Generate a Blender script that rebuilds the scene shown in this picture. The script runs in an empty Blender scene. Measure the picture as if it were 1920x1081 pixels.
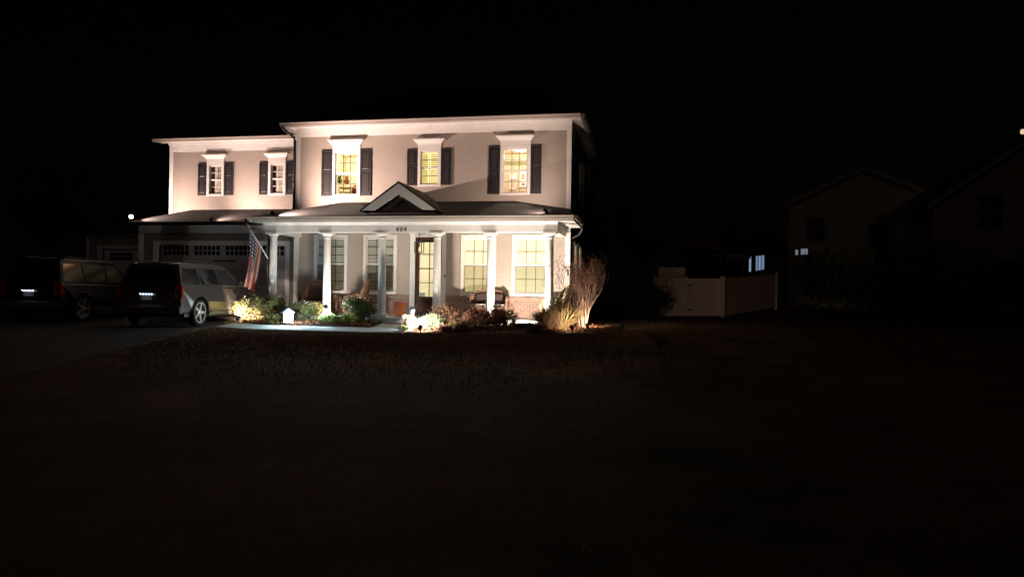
import bpy, bmesh, math, random
from mathutils import Vector, Matrix
import numpy as np
rnd = random.Random(404)
scn = bpy.context.scene
col = scn.collection
R = math.radians
# ------------------------------------------------------------------ camera numbers (solved from the photograph's perspective)
F_PX = 1339.68; YAW, PIT, ROL = -.1878, .0034, .0142
CAM = Vector((12.172, -23.226, 1.365))
fw = Vector((math.sin(YAW)*math.cos(PIT), math.cos(YAW)*math.cos(PIT), math.sin(PIT)))
r0 = Vector((math.cos(YAW), -math.sin(YAW), 0)); u0 = r0.cross(fw)
rt = r0*math.cos(ROL)+u0*math.sin(ROL); up = -r0*math.sin(ROL)+u0*math.cos(ROL)
def ray(px, py): return fw + rt*((px-960)/F_PX) + up*((540.5-py)/F_PX)
def atY(px, py, y): d = ray(px, py); return CAM + d*((y-CAM.y)/d.y)
def spot(px, py, y): return atY(px, py, y).x
def atD(px, py, D): return CAM + ray(px, py)*D

# ------------------------------------------------------------------ materials
def mat(name, color, rough=.6, metal=0., spec=.4, bump=None, var=None, emit=None, es=0., coord='Object', trans=0.):
    m = bpy.data.materials.new(name); m.use_nodes = True
    nt = m.node_tree; b = nt.nodes['Principled BSDF']
    b.inputs['Base Color'].default_value = (*color, 1); b.inputs['Roughness'].default_value = rough
    b.inputs['Metallic'].default_value = metal; b.inputs['Specular IOR Level'].default_value = spec
    if trans: b.inputs['Transmission Weight'].default_value = trans
    if emit: b.inputs['Emission Color'].default_value = (*emit, 1); b.inputs['Emission Strength'].default_value = es
    tc = nt.nodes.new('ShaderNodeTexCoord')
    if var:                                           # (second colour, scale, contrast)
        n = nt.nodes.new('ShaderNodeTexNoise'); n.inputs['Scale'].default_value = var[1]; n.inputs['Detail'].default_value = 6
        nt.links.new(tc.outputs[coord], n.inputs['Vector'])
        r = nt.nodes.new('ShaderNodeValToRGB'); c = var[2] if len(var) > 2 else .2
        r.color_ramp.elements[0].position = .5-c; r.color_ramp.elements[1].position = .5+c
        r.color_ramp.elements[0].color = (*color, 1); r.color_ramp.elements[1].color = (*var[0], 1)
        nt.links.new(n.outputs['Fac'], r.inputs['Fac']); nt.links.new(r.outputs['Color'], b.inputs['Base Color'])
    if bump:                                          # (scale, strength, distance)
        n2 = nt.nodes.new('ShaderNodeTexNoise'); n2.inputs['Scale'].default_value = bump[0]; n2.inputs['Detail'].default_value = 8
        nt.links.new(tc.outputs[coord], n2.inputs['Vector'])
        bp = nt.nodes.new('ShaderNodeBump'); bp.inputs['Strength'].default_value = bump[1]; bp.inputs['Distance'].default_value = bump[2]
        nt.links.new(n2.outputs['Fac'], bp.inputs['Height']); nt.links.new(bp.outputs['Normal'], b.inputs['Normal'])
    return m
def math_node(nt, op, a, b=None):
    n = nt.nodes.new('ShaderNodeMath'); n.operation = op
    for i, v in enumerate((a, b)):
        if v is None: continue
        if isinstance(v, (int, float)): n.inputs[i].default_value = v
        else: nt.links.new(v, n.inputs[i])
    return n.outputs[0]
def lap_siding(name, color, pitch=.165, rough=.55):
    m = mat(name, color, rough, var=(tuple(c*.9 for c in color), 3.5, .3)); nt = m.node_tree; b = nt.nodes['Principled BSDF']
    tc = nt.nodes.new('ShaderNodeTexCoord'); s = nt.nodes.new('ShaderNodeSeparateXYZ'); nt.links.new(tc.outputs['Object'], s.inputs[0])
    f = math_node(nt, 'FRACT', math_node(nt, 'DIVIDE', s.outputs['Z'], pitch))
    h = math_node(nt, 'SUBTRACT', 1., f)
    n2 = nt.nodes.new('ShaderNodeTexNoise'); n2.inputs['Scale'].default_value = 14; nt.links.new(tc.outputs['Object'], n2.inputs['Vector'])
    h2 = math_node(nt, 'ADD', h, math_node(nt, 'MULTIPLY', n2.outputs['Fac'], .12))
    bp = nt.nodes.new('ShaderNodeBump'); bp.inputs['Strength'].default_value = .8; bp.inputs['Distance'].default_value = .014
    nt.links.new(h2, bp.inputs['Height']); nt.links.new(bp.outputs['Normal'], b.inputs['Normal'])
    return m
def brick_mat(name, c1, c2, mortar, scale=1., bw=.21, rh=.075):
    m = mat(name, c1, .85); nt = m.node_tree; b = nt.nodes['Principled BSDF']
    tc = nt.nodes.new('ShaderNodeTexCoord'); s = nt.nodes.new('ShaderNodeSeparateXYZ'); nt.links.new(tc.outputs['Object'], s.inputs[0])
    cx = nt.nodes.new('ShaderNodeCombineXYZ')
    nt.links.new(math_node(nt, 'ADD', s.outputs['X'], s.outputs['Y']), cx.inputs[0]); nt.links.new(s.outputs['Z'], cx.inputs[1])
    t = nt.nodes.new('ShaderNodeTexBrick'); t.inputs['Scale'].default_value = scale
    t.inputs['Color1'].default_value = (*c1, 1); t.inputs['Color2'].default_value = (*c2, 1); t.inputs['Mortar'].default_value = (*mortar, 1)
    t.inputs['Brick Width'].default_value = bw; t.inputs['Row Height'].default_value = rh; t.inputs['Mortar Size'].default_value = .008
    nt.links.new(cx.outputs[0], t.inputs['Vector']); nt.links.new(t.outputs['Color'], b.inputs['Base Color'])
    bp = nt.nodes.new('ShaderNodeBump'); bp.inputs['Strength'].default_value = .6; bp.inputs['Distance'].default_value = .01; bp.invert = True
    nt.links.new(t.outputs['Fac'], bp.inputs['Height']); nt.links.new(bp.outputs['Normal'], b.inputs['Normal'])
    return m
def glass_pane(name, rough=.02, tint=(1, 1, 1), mirror=.06):
    m = bpy.data.materials.new(name); m.use_nodes = True; nt = m.node_tree; nt.nodes.clear()
    o = nt.nodes.new('ShaderNodeOutputMaterial'); mx = nt.nodes.new('ShaderNodeMixShader')
    t = nt.nodes.new('ShaderNodeBsdfTransparent'); t.inputs['Color'].default_value = (*tint, 1)
    g = nt.nodes.new('ShaderNodeBsdfGlossy'); g.inputs['Roughness'].default_value = rough
    lw = nt.nodes.new('ShaderNodeLayerWeight'); lw.inputs['Blend'].default_value = .5
    f2 = math_node(nt, 'ADD', math_node(nt, 'MULTIPLY', math_node(nt, 'POWER', lw.outputs['Facing'], 4), .7), mirror-.01)
    nt.links.new(f2, mx.inputs[0]); nt.links.new(t.outputs[0], mx.inputs[1]); nt.links.new(g.outputs[0], mx.inputs[2]); nt.links.new(mx.outputs[0], o.inputs[0])
    return m
def wicker_mat(name, c1, c2):
    m = mat(name, c1, .7); nt = m.node_tree; b = nt.nodes['Principled BSDF']
    tc = nt.nodes.new('ShaderNodeTexCoord'); ck = nt.nodes.new('ShaderNodeTexChecker'); ck.inputs['Scale'].default_value = 46
    ck.inputs['Color1'].default_value = (*c1, 1); ck.inputs['Color2'].default_value = (*c2, 1)
    nt.links.new(tc.outputs['Object'], ck.inputs['Vector']); nt.links.new(ck.outputs['Color'], b.inputs['Base Color'])
    bp = nt.nodes.new('ShaderNodeBump'); bp.inputs['Strength'].default_value = .7; bp.inputs['Distance'].default_value = .01
    nt.links.new(ck.outputs['Fac'], bp.inputs['Height']); nt.links.new(bp.outputs['Normal'], b.inputs['Normal'])
    return m
M = {}
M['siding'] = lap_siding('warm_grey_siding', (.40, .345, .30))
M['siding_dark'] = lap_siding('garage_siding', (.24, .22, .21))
M['siding_cool_lit'] = lap_siding('bay_siding_cool_lit', (.17, .19, .23))  # cool light falling on the bay is put into its siding colour
M['trim'] = mat('white_trim', (.78, .76, .73), .45, var=((.72, .70, .67), 2.2, .3))
M['trim_cool_lit'] = mat('bay_trim_cool_lit', (.50, .55, .66), .5, var=((.45, .50, .60), 3, .3))  # bluish from the cool light, mixed into the white trim colour
M['brick'] = brick_mat('brown_brick', (.27, .15, .11), (.17, .105, .085), (.33, .29, .25))
M['rowlock'] = brick_mat('rowlock_brick', (.30, .17, .12), (.20, .12, .10), (.36, .31, .27), bw=.075, rh=.2)
M['shingle'] = brick_mat('asphalt_shingle', (.036, .029, .025), (.023, .019, .017), (.010, .009, .008), bw=.32, rh=.14)
M['taupe'] = mat('taupe_gutter', (.36, .31, .27), .5)
M['bronze'] = mat('dark_bronze_gutter', (.035, .03, .028), .4, .3)
M['shutter'] = mat('charcoal_shutter', (.030, .025, .028), .45, var=((.022, .02, .022), 6, .3))
M['black'] = mat('black_paint', (.012, .012, .013), .45)
M['door'] = mat('mahogany_door', (.085, .022, .012), .35, var=((.05, .014, .009), 9, .3))
M['garage_door'] = mat('garage_door_paint', (.42, .43, .46), .5, var=((.37, .38, .41), 2, .3))
M['lit_pane'] = mat('lit_pane', (.3, .25, .18), .15, emit=(1., .74, .42), es=.75); M['dim_lit_pane'] = mat('dim_lit_pane', (.2, .15, .1), .15, emit=(1., .5, .28), es=.16)
M['dark_glass'] = mat('dark_glass', (.012, .013, .016), .05, spec=.8)
M['glass'] = glass_pane('window_glass')
M['screen'] = glass_pane('insect_screen', .5, (.62, .60, .56), .03)
M['blind_lit'] = mat('backlit_blind', (.78, .74, .6), .6, emit=(1., .84, .44), es=.95)
M['blind_lit_w2'] = mat('backlit_blind_upstairs', (.7, .66, .5), .6, emit=(1., .80, .22), es=.85)
M['blind_dim'] = mat('unlit_blind', (.72, .72, .60), .6)
M['blind_edge'] = mat('blind_tape', (.85, .85, .80), .6, emit=(1., .95, .8), es=.9)
M['concrete'] = mat('pale_concrete', (.62, .64, .62), .85, bump=(30, .4, .01), var=((.50, .51, .49), 2.5, .25))
M['drive'] = mat('driveway_concrete', (.06, .056, .048), .9, bump=(25, .5, .01), var=((.032, .03, .027), .5, .25))
M['mulch'] = mat('bark_mulch', (.10, .05, .03), .95, bump=(40, 1., .04), var=((.03, .017, .012), 22, .15))
M['terracotta'] = mat('terracotta', (.40, .115, .035), .75, var=((.30, .08, .03), 5, .3))
M['wicker'] = wicker_mat('brown_wicker', (.26, .145, .095), (.15, .08, .055))
M['cream_wicker'] = wicker_mat('pale_wicker', (.55, .42, .26), (.40, .29, .17))
M['cushion'] = mat('dark_cushion', (.045, .028, .024), .9)
M['piping'] = mat('pale_cushion_piping', (.6, .57, .5), .8)
M['twig'] = mat('pale_twig', (.24, .15, .10), .85, var=((.13, .075, .05), 12, .3))
M['twig_dark'] = mat('dark_twig', (.07, .045, .035), .85)
M['vinyl'] = mat('white_vinyl', (.84, .68, .56), .5, var=((.70, .56, .45), .8, .3))
M['steel'] = mat('galvanised_steel', (.5, .5, .5), .35, .9)
M['lens_warm'] = mat('lamp_lens', (.9, .85, .8), .3, emit=(1., .82, .62), es=14)
M['streak_glow'] = mat('cool_streak_glow', (.85, .9, 1.), .3, emit=(.62, .78, 1.), es=6)  # glow of the imitated reflections on the car rears
M['white_paint'] = mat('white_paint', (.80, .82, .84), .55)
M['roof_slate'] = mat('slate_paint', (.05, .055, .075), .6)

# ------------------------------------------------------------------ mesh builder
class MB:
    def __init__(s): s.v = []; s.f = []; s.mi = []; s.k = 0
    def add(s, vs, fs):
        o = len(s.v); s.v += [tuple(p) for p in vs]
        for f in fs: s.f.append([i+o for i in f]); s.mi.append(s.k)
        return s
    def box(s, x0, x1, y0, y1, z0, z1):
        return s.add([(x0,y0,z0),(x1,y0,z0),(x1,y1,z0),(x0,y1,z0),(x0,y0,z1),(x1,y0,z1),(x1,y1,z1),(x0,y1,z1)],
                     [(0,3,2,1),(4,5,6,7),(0,1,5,4),(1,2,6,5),(2,3,7,6),(3,0,4,7)])
    def poly(s, *pts): return s.add(pts, [tuple(range(len(pts)))])
    def prism(s, pts, off):
        n = len(pts); off = Vector(off); a = [Vector(p) for p in pts]
        return s.add(a+[p+off for p in a], [tuple(range(n))[::-1], tuple(range(n, 2*n))] + [(i, (i+1) % n, n+(i+1) % n, n+i) for i in range(n)])
    def lathe(s, prof, c=(0,0,0), n=20, rot=None):
        vs = []; c = Vector(c)
        for r, z in prof:
            for i in range(n):
                a = 2*math.pi*i/n; p = Vector((r*math.cos(a), r*math.sin(a), z))
                if rot: p = rot @ p
                vs.append(p+c)
        fs = [(j*n+i, j*n+(i+1) % n, (j+1)*n+(i+1) % n, (j+1)*n+i) for j in range(len(prof)-1) for i in range(n)]
        fs += [tuple(range(n))[::-1], tuple(range((len(prof)-1)*n, len(prof)*n))]
        return s.add(vs, fs)
    def tube(s, pts, r, n=6, taper=None):
        pts = [Vector(p) for p in pts]; vs = []
        for k, p in enumerate(pts):
            d = (pts[min(k+1, len(pts)-1)]-pts[max(k-1, 0)]).normalized()
            a = d.orthogonal().normalized() if abs(d.z) < .99 else Vector((1, 0, 0)); b = d.cross(a).normalized(); a = b.cross(d)
            rr = r if taper is None else r+(taper-r)*k/(len(pts)-1)
            for i in range(n): vs.append(p+a*(rr*math.cos(2*math.pi*i/n))+b*(rr*math.sin(2*math.pi*i/n)))
        fs = [(j*n+i, j*n+(i+1) % n, (j+1)*n+(i+1) % n, (j+1)*n+i) for j in range(len(pts)-1) for i in range(n)]
        fs += [tuple(range(n))[::-1], tuple(range((len(pts)-1)*n, len(pts)*n))]
        return s.add(vs, fs)
    def leaf(s, p, size, d, k=0, ratio=.45):
        d = Vector(d).normalized(); a = d.orthogonal().normalized(); a.rotate(Matrix.Rotation(rnd.random()*6.28, 3, d)); w = size*ratio
        p = Vector(p); s.k = k
        s.add([p, p+d*size*.5+a*w*.5, p+d*size, p+d*size*.5-a*w*.5], [(0, 1, 2, 3)])
    def build(s, name, m, parent=None, smooth=False, bevel=0, sub=0, loc=None, rz=0):
        me = bpy.data.meshes.new(name); me.from_pydata(s.v, [], s.f); me.update()
        ms = m if isinstance(m, (list, tuple)) else [m]
        for x in ms: me.materials.append(x)
        if len(ms) > 1: me.polygons.foreach_set('material_index', s.mi)
        if smooth: me.polygons.foreach_set('use_smooth', [True]*len(me.polygons))
        o = bpy.data.objects.new(name, me); col.objects.link(o)
        if parent: o.parent = parent
        if loc is not None: o.location = loc
        if rz: o.rotation_euler.z = rz
        if bevel:
            b = o.modifiers.new('bevel', 'BEVEL'); b.width = bevel; b.segments = 2; b.limit_method = 'ANGLE'; b.angle_limit = R(40)
        if sub:
            b = o.modifiers.new('sub', 'SUBSURF'); b.levels = sub; b.render_levels = sub
        return o
def box(name, m, parent, *d, bevel=0): return MB().box(*d).build(name, m, parent, bevel=bevel)
def tag(o, label, cat, group=None, kind=None):
    if label: o['label'] = label
    if cat: o['category'] = cat
    if group: o['group'] = group
    if kind: o['kind'] = kind
    return o
def thing(name, label, cat, loc=(0,0,0), rz=0, group=None):
    o = bpy.data.objects.new(name, None); col.objects.link(o); o.location = loc; o.rotation_euler.z = rz
    o.empty_display_size = .2
    return tag(o, label, cat, group)
def structure(o): o['kind'] = 'structure'; return o
def copy_tree(o, parent=None):
    c = o.copy(); col.objects.link(c)
    if parent: c.parent = parent
    for ch in list(o.children): copy_tree(ch, c)
    return c

# ------------------------------------------------------------------ ground
def lerp(x, xs, ys): return float(np.interp(x, xs, ys))
def sm(a, b, x): t = max(0, min(1, (x-a)/(b-a))); return t*t*(3-2*t)
def g(x, y):
    z = lerp(y, [-400,-60,-23.2,-12,-4.6,-3.4,-2.4,3,12,18,40,120,400], [-2,-.8,-.22,.0,.14,.2,.28,.28,.27,.55,1.0,1.6,3])
    if y > 12: z = lerp(y, [12,18,40,120,400], [.27,.27+.33*sm(14.5,19,x),.9,1.6,3])
    z += .07*sm(1.2, -1.2, x)*sm(-16, -8, y)*sm(2.5, -3.5, y)
    z += .05*sm(5, 9, x)*sm(-7, -4.4, y)*sm(-2, -4.2, y)
    return z
def axis(lo, hi, a, b, st): 
    return list(np.arange(a, b+1e-6, st)) , lo, hi
xs = [-400,-200,-100,-60,-40,-30,-24,-20]+[round(-17+.5*i, 3) for i in range(89)]+[29,32,36,42,50,70,110,200,400]
ys = [-400,-200,-100,-60,-40,-32]+[round(-27+.4*i, 3) for i in range(83)]+[7,8,9,10,11,12,13,14,15,16,17,18,20,23,27,32,40,60,90,130,200,400]
mb = MB(); nx = len(xs)
mb.add([(x, y, g(x, y)) for y in ys for x in xs], [(j*nx+i, j*nx+i+1, (j+1)*nx+i+1, (j+1)*nx+i) for j in range(len(ys)-1) for i in range(nx-1)])
def lawn_mat():
    m = mat('dormant_lawn', (.070, .045, .022), .95, bump=(60, 1., .05)); nt = m.node_tree; b = nt.nodes['Principled BSDF']; b.inputs['Specular IOR Level'].default_value = .1
    tc = nt.nodes.new('ShaderNodeTexCoord')
    n = nt.nodes.new('ShaderNodeTexNoise'); n.inputs['Scale'].default_value = .35; n.inputs['Detail'].default_value = 7; n.inputs['Roughness'].default_value = .65
    nt.links.new(tc.outputs['Object'], n.inputs['Vector'])
    r = nt.nodes.new('ShaderNodeValToRGB'); r.color_ramp.elements[0].position = .34; r.color_ramp.elements[1].position = .68
    r.color_ramp.elements[0].color = (.09, .075, .035, 1); r.color_ramp.elements[1].color = (.40, .21, .13, 1)
    nt.links.new(n.outputs['Fac'], r.inputs['Fac'])
    n2 = nt.nodes.new('ShaderNodeTexNoise'); n2.inputs['Scale'].default_value = 9; n2.inputs['Detail'].default_value = 6; nt.links.new(tc.outputs['Object'], n2.inputs['Vector'])
    mx = nt.nodes.new('ShaderNodeMix'); mx.data_type = 'RGBA'; mx.blend_type = 'MULTIPLY'; mx.inputs[0].default_value = .8
    nt.links.new(r.outputs['Color'], mx.inputs[6]); nt.links.new(n2.outputs['Color'], mx.inputs[7]); nt.links.new(mx.outputs[2], b.inputs['Base Color'])
    return m
M['lawn'] = lawn_mat()
lawn = structure(mb.build('lawn', M['lawn'], smooth=True))
# a sheet of paving laid over the ground, a few centimetres proud
def sheet(name, m, us, edge, dz=.03, skirt=.1):
    """us: y values; edge(y) -> (x0, x1)"""
    b = MB(); n = 9; V = []
    for y in us:
        x0, x1 = edge(y)
        for i in range(n+1): x = x0+(x1-x0)*i/n; V.append((x, y, g(x, y)+dz))
    fs = [(j*(n+1)+i, j*(n+1)+i+1, (j+1)*(n+1)+i+1, (j+1)*(n+1)+i) for j in range(len(us)-1) for i in range(n)]
    b.add(V, fs)
    for i0 in (0, n):
        e = [V[j*(n+1)+i0] for j in range(len(us))]; L = len(e)
        b.add(e+[(p[0], p[1], p[2]-skirt) for p in e], [(j, j+1, L+j+1, L+j) for j in range(L-1)])
    for j0 in (0, len(us)-1):
        e = [V[j0*(n+1)+i] for i in range(n+1)]; L = len(e)
        b.add(e+[(p[0], p[1], p[2]-skirt) for p in e], [(j, j+1, L+j+1, L+j) for j in range(L-1)])
    return structure(b.build(name, m))
def fr(a, b, st): n = max(1, int(round(abs(b-a)/st))); return [a+(b-a)*i/n for i in range(n+1)]
sheet('driveway', M['drive'], fr(-24, .3, .4), lambda y: (-10.8, lerp(y, [-24, -15, -11, -5, .3], [5.2, 3.0, 1.7, -.15, -.15])))
sheet('street', mat('asphalt', (.045, .045, .047), .9, bump=(60, .6, .01)), fr(-36, -25.5, .5), lambda y: (-120, 120), .02)
# walkway: an L of pale concrete from the driveway to the step
sheet('walkway', M['concrete'], fr(-4.55, -3.45, .18), lambda y: (-.1+.0*y, 5.55), .035)
sheet('walkway', M['concrete'], fr(-3.445, -2.5, .18), lambda y: (4.2, 5.6), .034)
def bed_front(x): return lerp(x, [5.6, 6.2, 7.5, 9, 10, 10.8, 11.2, 11.4], [-4.35, -4.5, -4.45, -4.35, -4.2, -3.8, -3.1, -2.4])
def bed(name, x0, x1, y0, y1):
    b = MB(); X = fr(x0, x1, .16); V = []; n = 10
    for x in X:
        a = y0(x) if callable(y0) else y0
        for i in range(n+1):
            y = a+(y1-a)*i/n; e = min(i, n-i, 2)/2
            V.append((x, y, g(x, y)+.02+.05*e+.035*rnd.random()*e))
    b.add(V, [(j*(n+1)+i, (j+1)*(n+1)+i, (j+1)*(n+1)+i+1, j*(n+1)+i+1) for j in range(len(X)-1) for i in range(n)])
    return structure(b.build(name, M['mulch'], smooth=True))
bed('planting_bed', -.05, 4.15, -3.42, -2.17)
bed('planting_bed', 5.65, 9.95, bed_front, -2.17)
bed('planting_bed', 9.97, 11.4, bed_front, .6)
bed('planting_bed', -1.6, -.1, -3.3, .3)

# ------------------------------------------------------------------ the house
W = 9.65; D_MAIN = 10.5; EAVE = 6.93; FLOOR = .48
house = thing('house', 'floodlit two storey house with warm grey siding, dark shutters and a columned porch', 'house', (0, 0, 0))
def wall_grid(b, x0, x1, z0, z1, holes, y=0, thick=.16):
    X = sorted({x0, x1, *[h[0] for h in holes], *[h[1] for h in holes]}); Z = sorted({z0, z1, *[h[2] for h in holes], *[h[3] for h in holes]})
    for i in range(len(X)-1):
        for j in range(len(Z)-1):
            cx = (X[i]+X[i+1])/2; cz = (Z[j]+Z[j+1])/2
            if any(h[0] < cx < h[1] and h[2] < cz < h[3] for h in holes): continue
            b.poly((X[i], y, Z[j]), (X[i+1], y, Z[j]), (X[i+1], y, Z[j+1]), (X[i], y, Z[j+1]))
    for h in holes:                                    # reveals
        a, c, e, f = h
        b.poly((a,y,e),(a,y+thick,e),(a,y+thick,f),(a,y,f)); b.poly((c,y,e),(c,y,f),(c,y+thick,f),(c,y+thick,e))
        b.poly((a,y,f),(a,y+thick,f),(c,y+thick,f),(c,y,f)); b.poly((a,y,e),(c,y,e),(c,y+thick,e),(a,y+thick,e))
T = .10                                                # casing width
UP = [(1.35, 2.37, 4.53, 6.18), (4.44, 5.26, 4.85, 6.14), (7.30, 8.32, 4.53, 6.18)]
POR = [(.71, 1.94, 1.21, 3.22), (2.53, 3.74, 1.21, 3.22), (6.0, 7.2, 1.21, 3.22), (7.75, 9.0, 1.21, 3.22)]
WING = [(-4.67, -3.94, 4.86, 6.14), (-2.08, -1.36, 4.86, 6.14)]
def hole(w): return (w[0]+T-.01, w[1]-T+.01, w[2]+.08, w[3]-T+.01)
DOOR = (4.40, 5.34, .5, 3.14)
b = MB(); wall_grid(b, 0, W, 3.3, EAVE, [hole(w) for w in UP])
wall_grid(b, 0, W, 1.19, 3.3, [(h[0], h[1], max(1.19, h[2]), h[3]) for h in map(hole, POR)]+[(DOOR[0], DOOR[1], 1.19, DOOR[3])])
b.build('wall', M['siding'], house)
b = MB()
SIDEW = [(.75, 1.65, 1.2, 3.15), (2.35, 3.25, 1.2, 3.15)]
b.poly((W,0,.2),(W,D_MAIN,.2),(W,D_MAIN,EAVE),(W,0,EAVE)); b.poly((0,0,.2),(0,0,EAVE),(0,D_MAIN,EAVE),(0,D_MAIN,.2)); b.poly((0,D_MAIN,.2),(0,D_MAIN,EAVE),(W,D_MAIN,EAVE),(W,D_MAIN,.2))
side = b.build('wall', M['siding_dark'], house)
# brick skirting under the porch windows, with a rowlock cap
b = MB(); b.box(.13, 4.2, -.03, .1, .3, 1.06); b.box(5.5, W-.13, -.03, .1, .3, 1.06); b.build('brick_skirting', M['brick'], house)
b = MB(); b.box(.12, 4.21, -.055, .1, 1.06, 1.19); b.box(5.49, W-.12, -.055, .1, 1.06, 1.19); b.build('brick_sill_course', M['rowlock'], house)
# corner boards and friezes
for x0, x1 in ((-.02, .13), (W-.13, W+.02)):
    box('corner_board', M['trim'], house, x0, x1, -.022, .12, .48, 6.64)
box('frieze_board', M['trim'], house, -.025, W+.025, -.03, .1, 6.64, 6.90, bevel=.006)
box('frieze_board', M['trim'], house, -.04, W+.04, -.06, .1, 6.86, 6.955)
# main roof
e = .47; ex = .34; zt = 7.02
b = MB(); A = (-ex, -e, zt); B = (W+ex, -e, zt); C = (W+ex, D_MAIN+e, zt); Dd = (-ex, D_MAIN+e, zt); r1 = (2.3, 5.2, 9.65); r2 = (W-2.1, 5.2, 9.65)
b.poly(A, B, r2, r1); b.poly(B, C, r2); b.poly(C, Dd, r1, r2); b.poly(Dd, A, r1)
b.build('roof', M['shingle'], house)
b = MB(); b.poly((-ex,-e,EAVE+.015),(-ex,-.0,EAVE+.015),(W+ex,-.0,EAVE+.015),(W+ex,-e,EAVE+.015)); b.poly((W,0,EAVE+.012),(W,D_MAIN,EAVE+.012),(W+ex,D_MAIN+e,EAVE+.012),(W+ex,0,EAVE+.012)); b.poly((-ex,0,EAVE+.012),(-ex,3,EAVE+.012),(0,3,EAVE+.012),(0,0,EAVE+.012))
b.build('soffit', M['trim'], house)
b = MB(); b.box(-ex, W+ex, -e-.02, -e, EAVE-.05, zt-.005); b.box(W+ex-.0, W+ex+.02, -e-.02, D_MAIN+e, EAVE-.05, zt-.005); b.box(-ex-.02, -ex, -e-.02, 4, EAVE-.05, zt-.005); b.build('fascia', M['trim'], house)
def gutter(pts, parent, size=.11, m='bronze'):
    b = MB()
    for (p, q, n) in pts:                              # n: outward normal (x, y); K-style section swept p to q
        p, q = Vector(p), Vector(q); n = Vector((n[0], n[1], 0)); z = Vector((0, 0, 1))
        sec = [(0, 0), (0, -size), (size*.65, -size), (size*.8, -size*.5), (size*1.05, -.02), (size*1.05, 0)]
        b.prism([p+n*a+z*c for a, c in sec], q-p)
    return b.build('gutter', M[m], parent)
gutter([((-ex-.02,-e-.021,zt+.01),(W+ex+.02,-e-.021,zt+.01),(0,-1)), ((W+ex+.021,-e,zt+.008),(W+ex+.021,D_MAIN+e,zt+.008),(1,0))], house, m='taupe')
# interior partitions so no light crosses the shell
b = MB(); b.poly((0.01,.165,3.75),(W-.01,.165,3.75),(W-.01,D_MAIN-.01,3.75),(0.01,D_MAIN-.01,3.75)); b.build('floor_deck', M['black'], house)

# ---- windows
def window(w, y=0, grid=(3, 2), head=True, blind=None, parent=house, loc=None, rz=0, glass='glass', deep=.03, screen=False, rows=2, blind_z=None, muntin='trim', cas=T, sill=.05):
    x0, x1, z0, z1 = w
    if loc is None: loc = (0, y, 0)
    b = MB(); p = -deep
    b.box(x0, x0+cas, p, .02, z0, z1); b.box(x1-cas, x1, p, .02, z0, z1)
    b.box(x0+cas, x1-cas, p, .02, z1-cas, z1); b.box(x0+cas, x1-cas, p-.01, .02, z0, z0+.08)
    if not head: b.box(x0-.02, x1+.02, p-.025, .02, z0-sill, z0)
    f = b.build('window', M['trim'], parent, bevel=.005, loc=loc, rz=rz)
    def sub(bb, name, m, **k): return bb.build(name, m, f, **k)
    if head:
        hb = MB(); zt0 = z1+.002
        hb.box(x0, x1, p-.006, .02, zt0, zt0+.16)
        a = [(x0-.01, p-.012, zt0+.15), (x1+.01, p-.012, zt0+.15), (x1+.12, p-.13, zt0+.27), (x0-.12, p-.13, zt0+.27)]
        c = [(x0-.01, .02, zt0+.15), (x1+.01, .02, zt0+.15), (x1+.12, .02, zt0+.27), (x0-.12, .02, zt0+.27)]
        hb.add(a+c, [(0,1,2,3), (4,7,6,5), (0,3,7,4), (1,5,6,2), (3,2,6,7), (0,4,5,1)])
        hb.box(x0-.135, x1+.135, p-.15, .02, zt0+.271, zt0+.305)
        sub(hb, 'cornice', M['trim'], bevel=.004)
    gx0, gx1, gz0, gz1 = x0+cas, x1-cas, z0+.08, z1-cas; zm = (gz0+gz1)/2; s = .04
    sb = MB()
    for (za, zb, yy) in ((zm-.01, gz1, .03), (gz0, zm+.01, .052)):
        sb.box(gx0, gx0+s, yy, yy+.02, za, zb); sb.box(gx1-s, gx1, yy, yy+.02, za, zb)
        sb.box(gx0+s, gx1-s, yy, yy+.02, za, za+s); sb.box(gx0+s, gx1-s, yy, yy+.02, zb-s, zb)
    sub(sb, 'sash', M['trim'])
    gb = MB(); gb.poly((gx0+s-.005, .045, zm), (gx1-s+.005, .045, zm), (gx1-s+.005, .045, gz1-s+.005), (gx0+s-.005, .045, gz1-s+.005))
    gb.poly((gx0+s-.005, .066, gz0+s-.005), (gx1-s+.005, .066, gz0+s-.005), (gx1-s+.005, .066, zm), (gx0+s-.005, .066, zm))
    sub(gb, 'pane', M[glass])
    if screen:
        sc = MB(); sc.poly((gx0, .046, gz0), (gx1, .046, gz0), (gx1, .046, zm), (gx0, .046, zm)); sub(sc, 'insect_screen', M['screen'])
    if grid:
        mb_ = MB(); t = .009 if muntin != 'trim' else .010
        for (za, zb, yy) in ((zm+s, gz1-s, .034), (gz0+s, zm-s+.02, .056)):
            for i in range(1, grid[0]):
                xx = gx0+s+(gx1-gx0-2*s)*i/grid[0]; mb_.box(xx-t, xx+t, yy, yy+.012, za, zb)
            for j in range(1, grid[1]):
                zz = za+(zb-za)*j/grid[1]; mb_.box(gx0+s, gx1-s, yy+.001, yy+.011, zz-t, zz+t)
        sub(mb_, 'muntin', M[muntin])
    if blind:
        bb = MB(); za, zb = blind_z or (gz0+.02, gz1-.01); pt = .066; n = int((zb-za)/pt)
        for i in range(n):
            z = za+.03+i*pt; bb.add([(gx0+.005, .085, z-.024), (gx1-.005, .085, z-.024), (gx1-.005, .10, z+.026), (gx0+.005, .10, z+.026)], [(0,1,2,3)])
        bb.box(gx0+.005, gx1-.005, .08, .13, zb-.03, zb+.005)
        bl = sub(bb, 'blind', M[blind])
    return f
f_nursery = window(UP[0], grid=(3, 2), muntin='bronze')
f_mid = window(UP[1], grid=(2, 2), blind='blind_lit_w2', muntin='bronze')
f_office = window(UP[2], grid=(3, 2), muntin='bronze')
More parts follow.
